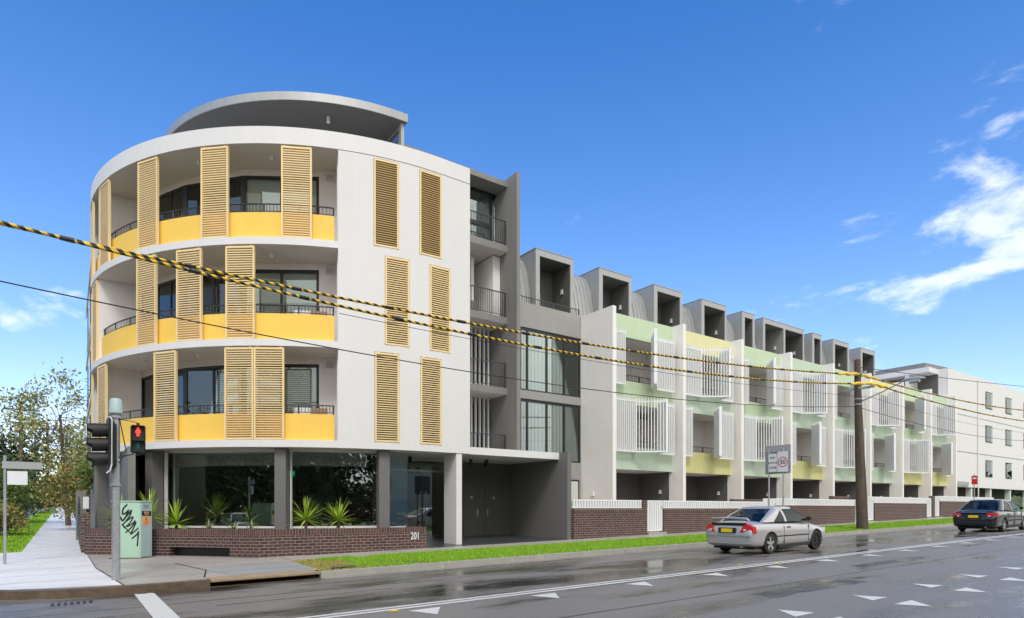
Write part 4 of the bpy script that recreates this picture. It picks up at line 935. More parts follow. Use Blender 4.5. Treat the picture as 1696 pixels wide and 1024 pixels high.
# graffiti on the left face
a = Vector(Pc[0]); b = Vector(Pc[1]); d = b-a; ang = math.atan2(d.y, d.x); wg_ = d.length
def stroke(g, pts, r):
    n = len(pts); sm = []
    for i in range(n-1):
        p0 = pts[max(i-1, 0)]; p1 = pts[i]; p2 = pts[i+1]; p3 = pts[min(i+2, n-1)]
        for k in range(6):
            t_ = k/6; sm.append(tuple(.5*((2*p1[j])+(-p0[j]+p2[j])*t_+(2*p0[j]-5*p1[j]+4*p2[j]-p3[j])*t_*t_+(-p0[j]+3*p1[j]-3*p2[j]+p3[j])*t_**3) for j in (0, 1)))
    sm.append(pts[-1])
    for i in range(len(sm)-1):
        p = Vector(sm[i]); q = Vector(sm[i+1]); d = (q-p)
        if d.length < 1e-5: continue
        nn = Vector((-d.y, d.x)).normalized()*r; e = d.normalized()*r*.5
        c = [p-nn-e, q-nn+e, q+nn+e, p+nn-e]; c = [Vector((x[0]*.92-.19, x[1])) for x in c]; o_ = -.003-.00003*i
        g.add([(x[0], o_, x[1]) for x in c], [(0,1,2,3)])
g = MB().at(a.x, a.y, ang)
stroke(g, [(.62, .13), (.52, .02), (.50, -.12), (.60, -.08), (.66, -.02), (.58, -.2), (.5, -.3), (.44, -.2)], .022)
stroke(g, [(.52, -.28), (.66, -.12), (.74, -.02), (.70, -.16), (.60, -.3)], .020)
stroke(g, [(.48, -.42), (.62, -.3), (.78, -.2), (.70, -.36), (.60, -.46), (.74, -.4), (.84, -.3)], .018)
stroke(g, [(.58, -.62), (.72, -.5), (.86, -.34), (.80, -.5), (.72, -.66), (.86, -.56), (.92, -.5)], .018)
stroke(g, [(.76, -.78), (.90, -.66), (.93, -.60), (.92, -.74), (.90, -.98)], .020)
stroke(g, [(.55, -.5), (.5, -.4), (.6, -.52), (.7, -.62)], .014)
g.build('graffiti', INK, cb)

# ================================================================== TRAFFIC SIGNAL
ts = thing('traffic_signal', 'galvanised traffic signal pole with black lantern head and red pedestrian light', 'traffic light', (.82, 15.04, -1.45))
px, py = .82, 15.04
g = MB(); g.tube([(px, py, -1.47), (px, py, 1.95)], [.078, .07], 18); g.build('pole', GALV, ts)
g = MB(); g.tube([(px, py, 1.93), (px, py, 1.96), (px, py, 2.22), (px, py, 2.255), (px, py, 2.265)], [.10, .125, .108, .085, .03], 20); g.build('pole_cap', CABB, ts)
g = MB()
for z in (.98, 1.86, .48): g.cyl(px, py, z, z+.045, .10, 16)
g.box(px-.13, px-.08, py-.02, py+.02, 1.86, 1.9); g.build('clamp', GALV, ts)
# camera-right direction in plan, used only to lay out what hangs left/right of the pole as in the street
# vehicle head looks towards the side street (left of the pole), pedestrian head looks across the road
ha = R(-127)
hd = MB(); hx, hy = px-.10, py+.02
def headframe(): return MB().at(hx, hy, R(3))
g = headframe(); g.box(-.02, .10, -.17, .17, .84, 1.76); h_ = g.build('lantern_housing', TRIM, ts, bevel=.03)
g = headframe(); 
g.box(-.045, -.02, -.28, .28, .78, 1.84); bb_ = g.build('backing_board', TRIM, ts, bevel=.008)
g = headframe(); g.tube([(-.033, -.2, 1.85), (-.033, .2, 1.85), (-.033, .29, 1.80), (-.033, .29, .82)], .012, 6); g.build('board_edge', SIGNW, bb_)
g = headframe(); g.tube([(-.02, -.2, 1.85), (.0, -.29, 1.80), (.0, -.295, .90), (-.03, -.295, .78), (-.09, -.295, .72)], .014, 6); g.build('board_edge', SIGNW, bb_)
for k in range(3):
    zc = 1.60-k*.29
    g = headframe(); n = 20; vs = []; fs = []
    for j in range(n+1):
        a_ = R(-115+ -0)+R(0); th = R(-60)+R(300)*j/n
        cy_, cz_ = .135*math.cos(th), .135*math.sin(th)
        ln = .34 if cz_ > 0 else .26
        for rr in (.135, .142):
            vs += [(-.045, cy_/.135*rr, zc+cz_/.135*rr), (-.045-ln, cy_/.135*rr, zc+cz_/.135*rr-.02)]
    for j in range(n):
        b0 = j*4; fs += [(b0, b0+1, b0+5, b0+4), (b0+2, b0+6, b0+7, b0+3), (b0+1, b0+3, b0+7, b0+5)]
    g.add(vs, fs); g.build('visor', TRIM, ts)
    g = headframe(); g.tube([(-.047, 0, zc), (-.052, 0, zc)], .125, 20); g.build('lens', DGREY, ts)
g = MB(); g.tube([(px, py, 1.55), (px-.08, py+.03, 1.6), (hx+.02, hy-.05, 1.62)], .012, 6); g.tube([(px, py, .95), (hx+.02, hy-.05, .95)], .02, 6)
g.tube([(px-.05, py-.06, 1.8), (px-.16, py-.04, 1.5), (px-.18, py-.02, 1.05), (px-.06, py-.06, .98)], .009, 6)
g.tube([(px+.06, py-.05, 1.84), (px+.1, py-.08, 1.6), (px+.17, py-.1, 1.2), (px+.06, py-.07, .95)], .011, 6)
g.tube([(px+.02, py-.06, 1.84), (px+.36, py-.03, 1.80)], .008, 6); g.tube([(px+.04, py-.06, 1.06), (px+.30, py-.02, 1.14)], .014, 6)
g.build('wiring', TRIM, ts)
# pedestrian head, faces the camera side of the crossing
gx, gy = px+.385, py-.02
def pedframe(): return MB().at(gx, gy, R(-4))
g = pedframe(); g.box(-.135, .135, -.08, .10, 1.16, 1.74); ph = g.build('pedestrian_housing', TRIM, ts, bevel=.025)
g = pedframe(); g.box(-.03, .03, -.02, .04, 1.74, 1.79); g.box(-.03, .03, -.02, .04, 1.12, 1.16); g.build('mount', TRIM, ph)
for zc in (1.60, 1.30):
    g = pedframe(); g.box(-.12, .12, -.16, -.081, zc+.112, zc+.12); g.box(-.12, -.112, -.16, -.081, zc-.06, zc+.112); g.box(.112, .12, -.16, -.081, zc-.06, zc+.112); g.build('visor', TRIM, ph)
def figure(g, zc, s, walk):
    def limb(p, q, r0, r1): g.tube([(p[0]*s, -.088, zc+p[1]*s), (q[0]*s, -.088, zc+q[1]*s)], [r0*s, r1*s], 8)
    g.tube([(0, -.088, zc+.36*s), (0, -.088, zc+.52*s)], [.09*s, .09*s], 10)
    limb((0, .30), (0, -.05), .14, .10)
    if walk:
        limb((0, 0), (.2, -.5), .08, .05); limb((0, 0), (-.2, -.5), .08, .05); limb((0, .28), (.24, -.02), .05, .04); limb((0, .28), (-.24, -.02), .05, .04)
    else:
        limb((-.07, 0), (-.08, -.5), .07, .05); limb((.07, 0), (.08, -.5), .07, .05); limb((-.14, .28), (-.24, -.1), .05, .04); limb((.14, .28), (.24, -.1), .05, .04)
g = pedframe(); figure(g, 1.595, .17, False); g.build('red_figure', REDL, ph)
g = pedframe(); figure(g, 1.30, .16, True); g.build('green_figure', GRNL, ph)

# ================================================================== UTILITY POLE, CABLES, STREET LIGHT
up_ = thing('utility_pole', 'leaning weathered timber power pole standing in the grass verge', 'pole', (30.3, 14.3, -.92))
g = MB(); g.tube([(30.26, 14.26, -1.0), (30.18, 14.27, .6), (30.0, 14.28, 3.4), (29.9, 14.3, 5.6), (29.88, 14.3, 6.95)], [.255, .235, .185, .15, .13], 18); g.build('pole_shaft', POLEW, up_)
g = MB()
for z in (6.25, 5.6, 4.85, 5.1): g.cyl(29.93, 14.29, z, z+.05, .17, 16)
g.box(29.86, 29.94, 13.55, 14.9, 5.55, 5.65); g.box(29.86, 29.94, 14.0, 14.5, 6.3, 6.36)
for y in (13.7, 14.75): g.cyl(29.9, y, 5.65, 5.78, .035, 10)
g.build('bracket', GALV, up_)
g = MB(); g.tube([(29.98, 14.15, 5.02), (30.05, 13.3, 5.32), (30.1, 12.55, 5.62)], [.03, .028, .025], 8); g.build('lamp_arm', GALV, up_)
g = MB(); g.tube([(30.1, 12.6, 5.64), (30.12, 12.3, 5.72), (30.14, 11.85, 5.72), (30.15, 11.6, 5.68)], [.03, .075, .08, .03], 12); hd_ = g.build('lamp_head', GALV, up_)
g = MB(); g.tube([(30.13, 12.2, 5.60), (30.13, 11.8, 5.60)], [.09, .08], 12); g.build('lamp_lens', SIGNB, hd_)
def poly(c, u): return c[0]*u*u+c[1]*u+c[2]
C1 = (0.00225, -0.0259, 5.033); C2 = (0.0032, -0.0646, 4.824); C3 = (0.00287, -0.0597, 4.02); C2b = (0.00173, -0.03185, 4.534)
def right_sag(z0, z1, u, u0=30, u1=62, sag=.45): s = (u-u0)/(u1-u0); return z0+(z1-z0)*s-sag*4*s*(1-s)
def tiger(c, v, zr, label, v_far):
    t = thing('overhead_cable', label, 'cable', (8, v, 5.0), 'striped overhead cables')
    pts = []; du = .03; u = -14.0
    while u < 61.5:
        z = poly(c, u) if u < 29.9 else right_sag(poly(c, 29.9), zr, u)
        vv = v if u < 29.9 else v+(v_far-v)*(u-29.9)/31.6
        pts.append((u, vv, z)); u += .15
    core = MB(); core.tube(pts, .022, 6); core.build('cable_core', BTAPE, t)
    # helical yellow and black wrap: two interleaved ribbons around the core
    for ph0, m_, nm in ((0, YTAPE, 'yellow_wrap'), (math.pi, BTAPE, 'black_wrap')):
        vs = []; fs = []; s = 0; n = 0; u = -14.0
        pitch = .21
        while u < 61.5:
            z = poly(c, u) if u < 29.9 else right_sag(poly(c, 29.9), zr, u)
            vv = v if u < 29.9 else v+(v_far-v)*(u-29.9)/31.6
            a_ = 2*math.pi*u/pitch+ph0; r = .034 if m_ is YTAPE else .0325
            for k in range(6):
                b_ = a_-math.pi/2+math.pi*k/5
                vs.append((u, vv+math.cos(b_)*r, z+math.sin(b_)*r))
            if n:
                for k in range(5): q = (n-1)*6+k; fs.append((q, q+1, q+7, q+6))
            n += 1; u += .03
        b = MB(); b.v = vs; b.f = fs; b.build(nm, m_, t, sharp=60)
    g = MB()
    u = -13.0; k = 0
    while u < 61:
        z = poly(c, u) if u < 29.9 else right_sag(poly(c, 29.9), zr, u)
        vv = v if u < 29.9 else v+(v_far-v)*(u-29.9)/31.6
        L_ = .22; zz = poly(c, u+L_) if u < 29.6 else right_sag(poly(c, 29.9), zr, u+L_)
        g = MB(); g.tube([(u, vv, z), (u+L_, vv, zz)], .042, 8); g.build('tie_sleeve', BTAPE, t); u += 2.05+(k % 3)*.1; k += 1
    return t
t1 = tiger(C1, 14.26, 7.4, 'yellow and black striped cable, the upper of the two, crossing the whole facade', 14.3)
t2 = tiger(C2, 13.7, 6.4, 'yellow and black striped cable, the lower of the two, sagging past the balconies', 13.8)
for t_, z_ in ((t1, 6.27), (t2, 5.75)):
    vv = 14.26 if t_ is t1 else 13.7
    zc = poly(C1 if t_ is t1 else C2, 29.6)
    g = MB()
    prev = None; rr = []
    P_ = []
    for k in range(22):
        u = 28.0+k*.18; z = poly(C1 if t_ is t1 else C2, min(u, 29.9))
        P_.append((u, vv, z-.02*math.sin(k*1.3))); rr.append(.05+.035*abs(math.sin(k*.9))*(1 if 2 < k < 19 else .2))
    g.tube(P_, rr, 9); g.build('yellow_hood', YTAPE, t_)
def wire(label, fn, r=.009, u0=-14, u1=61):
    g = MB(); n = 90; g.tube([(u0+(u1-u0)*i/n, *fn(u0+(u1-u0)*i/n)) for i in range(n+1)], r, 6)
    o = g.build('overhead_wire', CABLE); tag(o, label, 'cable', 'thin overhead wires'); return o
wire('thin black wire hanging below the striped cables, lowest in front of the facade', lambda u: (14.4, poly(C3, u) if u < 29.9 else right_sag(poly(C3, 29.9), 5.3, u, sag=.6)), .013)
wire('thin messenger wire just under the lower striped cable', lambda u: (13.72, poly(C2b, u) if u < 29.9 else right_sag(poly(C2b, 29.9), 5.6, u, sag=.5)), .007, 5.0, 61)
wire('topmost thin wire running right from the utility pole', lambda u: (14.26, 6.6+(u-29.9)*.078-.3*4*((u-29.9)/31)*(1-(u-29.9)/31)*.3), .016, 29.9, 61)
op = thing('utility_pole', 'power pole far down the street on the right, out past the black car', 'pole', (62, 14.2, -.4)); g = MB(); g.tube([(62, 14.2, -.6), (62, 14.2, 8.5)], [.17, .12], 12); g.build('pole_shaft', POLEW, op)
op = thing('utility_pole', 'power pole on the near left where the striped cables start', 'pole', (-14, 14.3, -1.6)); g = MB(); g.tube([(-14, 14.25, -1.9), (-14, 14.1, 7.2)], [.17, .12], 12); g.build('pole_shaft', POLEW, op)

# ================================================================== SIGNS
sp = thing('speed_sign', 'END SCHOOL ZONE and 50 speed limit sign on two steel posts', 'sign', (22.9, 14.1, -1.05))
for y in (14.42, 13.80):
    g = MB(); g.tube([(22.93, y, -1.2), (22.93, y, 2.42)], .032, 12); g.build('post', GALV, sp)
g = MB(); g.box(22.985, 23.0, 13.53, 14.62, 1.42, 2.55); g.build('back_board', SIGNB, sp)
g = MB(); g.box(22.955, 22.984, 13.56, 14.6, 2.28, 2.33); g.box(22.955, 22.984, 13.56, 14.6, 1.7, 1.75); g.build('bracket', GALV, sp)
g = MB(); g.box(22.885, 22.895, 14.02, 14.44, 1.47, 2.24); a_ = g.build('end_school_zone_plate', SIGNW, sp)
g = MB(); 
for y0, y1, z0, z1 in ((14.03, 14.43, 2.215, 2.228), (14.03, 14.43, 1.482, 1.495), (14.03, 14.042, 1.495, 2.215), (14.418, 14.43, 1.495, 2.215)): g.box(22.881, 22.884, y0, y1, z0, z1)
g.build('plate_border', INK, a_)
for s_, z in (('END', 2.05), ('SCHOOL', 1.855), ('ZONE', 1.66)): text_mesh('sign_text', s_, .135 if s_ != 'SCHOOL' else .112, INK, a_, face_u(22.883, 14.23, z), .001, (.85, 1))
g = MB(); g.box(22.885, 22.895, 13.58, 14.015, 1.48, 2.28); b_ = g.build('speed_limit_plate', SIGNW, sp)
g = MB(); n = 36
for k in range(n):
    a0_ = 2*math.pi*k/n; a1_ = 2*math.pi*(k+1)/n; P4 = [(r_*math.cos(q), r_*math.sin(q)) for r_, q in ((.205, a0_), (.205, a1_), (.17, a1_), (.17, a0_))]
    g.add([(22.882, 13.80+p[0], 1.87+p[1]) for p in P4], [(0,1,2,3)])
g.build('red_ring', REDP, b_)
text_mesh('sign_text', '50', .25, INK, b_, face_u(22.883, 13.80, 1.865), .002, (.95, 1))
bs = thing('bus_stop_sign', 'small red bus stop sign on a post in front of the white end building', 'sign', (44.2, 14.5, -.7))
g = MB(); g.tube([(44.25, 14.4, -.8), (44.25, 14.4, 2.1)], .03, 10); g.build('post', GALV, bs)
g = MB(); g.box(44.2, 44.215, 14.22, 14.52, 1.5, 2.02); q = g.build('sign_plate', REDP, bs); g = MB(); g.box(44.196, 44.199, 14.28, 14.46, 1.82, 1.92); g.build('bus_symbol', SIGNW, q)
st = thing('street_sign', 'grey street name blade above a small white sign on a post by the side street', 'sign', (-1.0, 20, -1.4))
g = MB(); g.tube([(-1.25, 20.0, -1.5), (-1.25, 20.0, 1.35)], .035, 10); g.build('post', GALV, st)
g = MB(); g.box(-1.3, -.50, 19.95, 19.965, 1.02, 1.2); g.build('name_blade', SIGNB, st); g = MB(); g.box(-1.2, -.80, 19.93, 19.945, .62, .96); g.build('sign_plate', SIGNW, st)

# ================================================================== CARS
def rect_ring(x0, x1, w, z, r=.18, n=4):
    P = []
    for cx, cy, a0_ in ((x1-r, w-r, 0), (x0+r, w-r, 90), (x0+r, -w+r, 180), (x1-r, -w+r, 270)):
        for k in range(n+1): a_ = R(a0_+90*k/n); P.append((cx+r*math.cos(a_), cy+r*math.sin(a_), z))
    return P
def make_car(label, paint, loc, heading=0, coupe=True, L_=4.3, Wd=.84, H=1.40, group=None, detail=True, lit=False):
    """x forward from the rear bumper, built at the origin then placed by the empty"""
    t = thing('parked_car' if not detail else 'car', label, 'car', loc, group); t.rotation_euler = (0, -math.atan(GU) if abs(heading) < .1 else math.atan(GU), heading)
    saved = t.location.copy()
    # stations: x, bottom z, widest half width, belt z (edge), deck z (centre)
    k = L_/4.3; W_ = Wd; hb = H/1.40
    ST = [(0.0, .34, .70*W_/.84, .60, .62), (.05, .27, .78*W_/.84, .76*hb, .80*hb), (.14, .22, .82*W_/.84, .90*hb, .96*hb), (.45, .20, W_, .92*hb, .985*hb), (.95, .19, W_, .92*hb, .985*hb), (1.5, .19, W_, .90*hb, .95*hb),
          (2.1, .19, W_, .885*hb, .93*hb), (2.7, .19, W_, .87*hb, .93*hb), (3.05, .19, W_, .85*hb, .94*hb), (3.45, .20, W_, .79*hb, .86*hb), (3.8, .20, .985*W_, .73*hb, .80*hb), (4.1, .20, .93*W_, .66*hb, .72*hb), (4.23, .24, .83*W_, .58, .64*hb), (4.3, .32, .70*W_, .50, .52)]
    vs = []; fs = []; nR = 0
    for x, zb, w, zt, zd in ST:
        half = [(0, zb), (w*.86, zb), (w*.965, zb+.07), (w*.99, zb+(zt-zb)*.35), (w, zb+(zt-zb)*.66), (w*.975, zt-.07), (w*.90, zt+.0), (w*.55, zd-.012), (0, zd)]
        ring = half+[(-y, z) for y, z in half[-2:0:-1]]; nR = len(ring)
        vs += [(x*k, y, z) for y, z in ring]
    for i in range(len(ST)-1):
        for j in range(nR): fs.append((i*nR+j, i*nR+(j+1) % nR, (i+1)*nR+(j+1) % nR, (i+1)*nR+j))
    fs.append(tuple(range(nR))); fs.append(tuple(range((len(ST)-1)*nR, len(ST)*nR))[::-1])
    me = bpy.data.meshes.new('tmp'); me.from_pydata(vs, [], fs); bm = bmesh.new(); bm.from_mesh(me); bmesh.ops.recalc_face_normals(bm, faces=bm.faces); bm.to_mesh(me); bm.free()
    ob = bpy.data.objects.new('tmp', me); COL.objects.link(ob)
    sm = ob.modifiers.new('s', 'SUBSURF'); sm.levels = sm.render_levels = 2
    wb = .95*k, (.95+2.5)*k
    cut = MB()
    for xw in wb: cut.tube([(xw, -1.2, .31), (xw, 1.2, .31)], .365, 28)
    cme = bpy.data.meshes.new('cut'); cme.from_pydata(cut.v, [], cut.f); co = bpy.data.objects.new('cut', cme); COL.objects.link(co)
    bm = bmesh.new(); bm.from_mesh(cme); bmesh.ops.recalc_face_normals(bm, faces=bm.faces); bm.to_mesh(cme); bm.free()
    bo = ob.modifiers.new('b', 'BOOLEAN'); bo.object = co; bo.operation = 'DIFFERENCE'; bo.solver = 'EXACT'
    dg = bpy.context.evaluated_depsgraph_get(); dg.update(); bme = bpy.data.meshes.new_from_object(ob.evaluated_get(dg))
    bpy.data.objects.remove(ob); bpy.data.objects.remove(co)
    for p in bme.polygons: p.use_smooth = True
    bme.set_sharp_from_angle(angle=R(32)); bme.materials.clear(); bme.materials.append(paint); bme.name = 'body'
    body = bpy.data.objects.new('body', bme); COL.objects.link(body); body.parent = t
    def B(g, name, m_, par=t, bevel=0, sharp=35):
        keep = par; off = parent_origin(par); g.v = [(a+off.x, b+off.y, c+off.z) for a, b, c in g.v]; return g.build(name, m_, par, bevel=bevel, sharp=sharp)
    # cabin glass (lofted) and roof
    if coupe: rg = (.62, 1.50, 2.38, 3.30)        # rear glass base, roof rear, roof front, windscreen base
    else: rg = (.62, 1.25, 2.45, 3.28)
    rg = [q*k for q in rg]; zb_ = .93*hb; zt_ = H-.06
    wb0 = W_*.925; wt = W_*.70
    def cab(s, extra=0, nz=6): 
        z = zb_+(zt_-zb_)*s; c = math.sin(s*math.pi/2)**.9
        x0 = rg[0]+(rg[1]-rg[0])*(s**1.08); x1 = rg[3]+(rg[2]-rg[3])*(s**1.05); w = wb0+(wt-wb0)*s+.03*math.sin(math.pi*s)
        return x0-extra, x1+extra, w+extra, z
    g = MB(); rings = [rect_ring(*[(lambda q: (q[0], q[1], q[2], q[3]))(cab(i/8))][0], r=.16) for i in range(9)]
    nR = len(rings[0]); vs = [p for r_ in rings for p in r_]
    g.add(vs, [(i*nR+j, i*nR+(j+1) % nR, (i+1)*nR+(j+1) % nR, (i+1)*nR+j) for i in range(8) for j in range(nR)]+[tuple(range(nR))[::-1]])
    B(g, 'windows', CGLASS, sharp=50)
    g = MB(); e = .012
    rr_ = [rect_ring(rg[1]-.06*k, rg[2]+.10*k, wt+.03, zt_-.035, .2), rect_ring(rg[1]-.03*k, rg[2]+.06*k, wt+.02, zt_+.015, .2), rect_ring(rg[1]+.1, rg[2]-.08, wt-.10, zt_+.045, .2), rect_ring(rg[1]+.35, rg[2]-.35, wt-.3, zt_+.06, .14)]
    vs = [p for r_ in rr_ for p in r_]; g.add(vs, [(i*nR+j, i*nR+(j+1) % nR, (i+1)*nR+(j+1) % nR, (i+1)*nR+j) for i in range(3) for j in range(nR)]+[tuple(range(3*nR, 4*nR)), tuple(range(nR))[::-1]])
    B(g, 'roof', paint, sharp=60)
    # pillars: strips following the side of the cabin
    def strip(g, fx0, fx1, side_, n=8, off=.012):
        vs = []; 
        for i in range(n+1):
            s = i/n; x0, x1, w, z = cab(s); xa = fx0(x0, x1, s); xb = fx1(x0, x1, s)
            def wy(x): 
                r_ = .16; d_ = min(x-x0, x1-x)
                return w-(r_-math.sqrt(max(0, r_*r_-(r_-min(max(d_, 0), r_))**2)))
            for j in range(7):
                x = xa+(xb-xa)*(j/6)**1.5; vs += [(x-(off if x-x0 < .12 else 0)*(1-(x-x0)/.12), side_*(wy(x)+off), z), (x, side_*(wy(x)-.01), z)]
        fs = []
        for i in range(n):
            for j in range(6):
                p = i*14+j*2; q = p+14; fs += [(p, p+2, q+2, q), (p+1, q+1, q+3, p+3)]
            p = i*14; fs += [(p, p+14, p+15, p+1), (p+12, p+13, p+27, p+26)]
        p = n*14; fs += [(p+j*2, p+j*2+2, p+j*2+3, p+j*2+1) for j in range(6)]+[(j*2, j*2+1, j*2+3, j*2+2) for j in range(6)]
        g.add(vs, fs)
    for sd_ in (-1, 1):
        g = MB(); strip(g, lambda a, b, s: b-.10, lambda a, b, s: b-.02, sd_); strip(g, lambda a, b, s: a+.005, lambda a, b, s: a+((.52 if coupe else .34)-(.22 if coupe else .08)*s)*k, sd_)
        bx = (1.78 if coupe else 1.95)*k
        strip(g, lambda a, b, s: bx-.05-.05*s, lambda a, b, s: bx+.05-.05*s, sd_)
        if not coupe: strip(g, lambda a, b, s: a+.52*k, lambda a, b, s: a+.56*k, sd_)
        B(g, 'pillar', paint, sharp=50)
        g = MB(); g.box(rg[3]-.42*k, rg[3]-.25*k, sd_*W_*.93 if sd_ > 0 else -W_*1.09, W_*1.09 if sd_ > 0 else -W_*.93, zb_-.0, zb_+.13); B(g, 'mirror', TRIM if coupe else paint, bevel=.03)
        # door lines, handle, waist moulding, sill
        for xx in ([1.62*k, 2.98*k] if coupe else [1.32*k, 2.12*k, 3.02*k]):
            g = MB(); y = sd_*(W_+.0005); g.box(xx-.0022, xx+.0022, min(y, y-sd_*.03), max(y, y-sd_*.03), .30, .80*hb); B(g, 'door_seam', TRIM)
        g = MB(); y = sd_*(W_*.985+.008); g.box(1.25*k if coupe else 1.4*k, 3.0*k, min(y, sd_*W_*.95), max(y, sd_*(W_+.014)), .50, .53); B(g, 'side_moulding', paint, bevel=.008)
        g = MB(); g.box(1.36*k, 3.05*k, min(sd_*.8*W_, sd_*(W_*.985)), max(sd_*.8*W_, sd_*(W_*.985)), .185, .25); B(g, 'sill', TRIM)
        for xx in ([1.78*k] if coupe else [1.45*k, 2.2*k]):
            g = MB(); y = sd_*(W_*.99); g.box(xx, xx+.17, min(y, y+sd_*.022), max(y, y+sd_*.022), .745*hb, .785*hb); B(g, 'door_handle', TRIM if coupe else paint, bevel=.008)
        # lamps
        g = MB(); 
        yy = sd_*W_
        if coupe: P_ = [(sd_*W_*.50, .665), (sd_*W_*.985, .64), (sd_*W_*.965, .82), (sd_*W_*.74, .925), (sd_*W_*.60, .81)]
        else: P_ = [(sd_*W_*.55, .70), (sd_*W_*.985, .68), (sd_*W_*.985, .86), (sd_*W_*.60, .88)]
        vs = [(-.008+.11*(abs(y)/W_)**7+.10*max(0, z-.74), y*.985, z) for y, z in P_]+[(.22 if abs(y) > W_*.75 else .16, y*(1.012 if abs(y) > W_*.9 else 1), z) for y, z in P_]; n_ = len(P_)
        g.add(vs, [tuple(range(n_)), tuple(range(n_, 2*n_))[::-1]]+[(i, (i+1) % n_, n_+(i+1) % n_, n_+i) for i in range(n_)]); tl = B(g, 'tail_light', TAIL, bevel=.006)
        g = MB(); g.tube([(-.012, sd_*W_*.68, .735), (.03, sd_*W_*.68, .735)], .035, 12); B(g, 'indicator', TAILW, tl)
        g = MB(); g.add([(L_-.30, sd_*W_*.95, .70), (L_-.30, sd_*W_*.95, .56), (L_-.045, sd_*W_*.62, .50), (L_-.05, sd_*W_*.62, .61), (L_-.45, sd_*W_*.7, .66), (L_-.45, sd_*W_*.7, .56), (L_-.3, sd_*W_*.5, .50), (L_-.3, sd_*W_*.5, .61)], [(0,1,2,3),(4,7,6,5),(0,4,5,1),(3,2,6,7),(0,3,7,4),(1,5,6,2)]); B(g, 'headlight', HEADL if lit else SIGNW)
        # wheels
        for iw, xw in enumerate(wb):
            ys = sd_*(W_-.115); 
            g = MB(); n = 32
            prof = [(.0, .21), (0, .285), (.02, .305), (.16, .305), (.18, .285), (.18, .21)]
            vs = []; fs = []
            for j in range(n):
                a_ = 2*math.pi*j/n
                for (py_, r_) in prof: vs.append((xw+r_*math.cos(a_), sd_*(W_-.20+py_), .31+r_*math.sin(a_)))
            for j in range(n):
                for q in range(5): fs.append((j*6+q, j*6+q+1, ((j+1) % n)*6+q+1, ((j+1) % n)*6+q))
            g.add(vs, fs); wh = B(g, 'wheel', TYRE, sharp=40)
            g = MB(); yo = sd_*(W_-.03)
            g.tube([(xw, sd_*(W_-.19), .31), (xw, sd_*(W_-.10), .31)], .212, 24); B(g, 'brake_disc', TRIM, wh)
            dark = detail and coupe and iw == 1
            g = MB()
            for j in range(5 if not dark else 7):
                a_ = 2*math.pi*j/(5 if not dark else 7)+.3; ca, sa = math.cos(a_), math.sin(a_); w0, w1 = .045, .03
                vs = []
                for r_, w_ in ((.03, w0), (.205, w1)):
                    for s2 in (-1, 1):
                        for yo_ in (yo-sd_*.01, yo-sd_*.045): vs.append((xw+ca*r_-sa*w_*s2, yo_, .31+sa*r_+ca*w_*s2))
                g.add(vs, [(0,1,3,2),(4,6,7,5),(0,4,5,1),(2,3,7,6),(0,2,6,4),(1,5,7,3)])
            vs = []; fs = []
            for j in range(n):
                a_ = 2*math.pi*j/n
                for r_, yy_ in ((.215, yo-sd_*.0), (.195, yo-sd_*.0), (.19, yo-sd_*.07), (.215, yo-sd_*.07)): vs.append((xw+r_*math.cos(a_), yy_, .31+r_*math.sin(a_)))
            for j in range(n):
                for q in range(4): fs.append((j*4+q, j*4+(q+1) % 4, ((j+1) % n)*4+(q+1) % 4, ((j+1) % n)*4+q))
            g.add(vs, fs); g.tube([(xw, yo-sd_*.05, .31), (xw, yo, .31)], .04, 12)
            B(g, 'rim', TRIM if dark else STEEL, wh, sharp=40)
        g = MB()
        for xw in wb: g.box(xw-.34, xw+.34, min(sd_*.3, sd_*.66*W_), max(sd_*.3, sd_*.66*W_), .2, .62)
        B(g, 'wheel_well', TRIM)
    g = MB(); g.box(.3, L_-.3, -W_*.82, W_*.82, .155, .215); B(g, 'underbody', TRIM)
    # rear: plate, bumper line, boot shut line, spoiler, exhaust
    g = MB(); g.box(-.022, .02, -.30, .30, .645, .80); rp = B(g, 'plate_recess', TRIM if coupe else paint, bevel=.01)
    g = MB(); g.box(-.032, -.0225, -.19, .19, .665, .775); B(g, 'number_plate', PLATE, rp)
    g = MB(); g.box(-.012, .25, -W_*.90, W_*.90, .555, .57); g.box(-.02, .2, -W_*.86, W_*.86, .33, .345); B(g, 'bumper_line', paint if coupe else TRIM, bevel=.005)
    if coupe:
        P_ = [(-.0, -W_*.78, .99*hb), (-.02, -W_*.70, 1.05*hb), (-.03, 0, 1.075*hb), (-.02, W_*.70, 1.05*hb), (0, W_*.78, .99*hb)]
        g = MB(); g.tube([(.13+p[0], p[1], p[2]) for p in P_], [.028, .032, .034, .032, .028], 8); B(g, 'spoiler', paint)
        g = MB(); g.box(.055, .12, -W_*.72, W_*.72, .86*hb, .93*hb); B(g, 'boot_panel', TRIM, bevel=.02)
    else:
        g = MB(); g.box(-.0, .06, -W_*.55, W_*.55, .86*hb, .885*hb); B(g, 'boot_trim', STEEL, bevel=.008)
    g = MB(); g.tube([(.0, -.45, .24), (.2, -.45, .24)], .03, 10); B(g, 'exhaust', STEEL)
    for px_, in ((.0,),):
        for sy in (-.36, .36):
            g = MB(); g.box(2.1*k, 2.24*k, sy-.22, sy+.22, .75, 1.16*hb); B(g, 'seat', TRIM, bevel=.04)
    return t
make_car('silver two door coupe with rear spoiler driving along the kerb lane', CARSIL, (16.05, 11.45, zR(16.05, 11)-.004), 0, True, 4.35, .85, 1.42)
make_car('black sedan with yellow number plate at the right edge of the road', CARBLK, (33.25, 10.85, zR(33.25, 11)-.004), 0, False, 4.55, .88, 1.47)
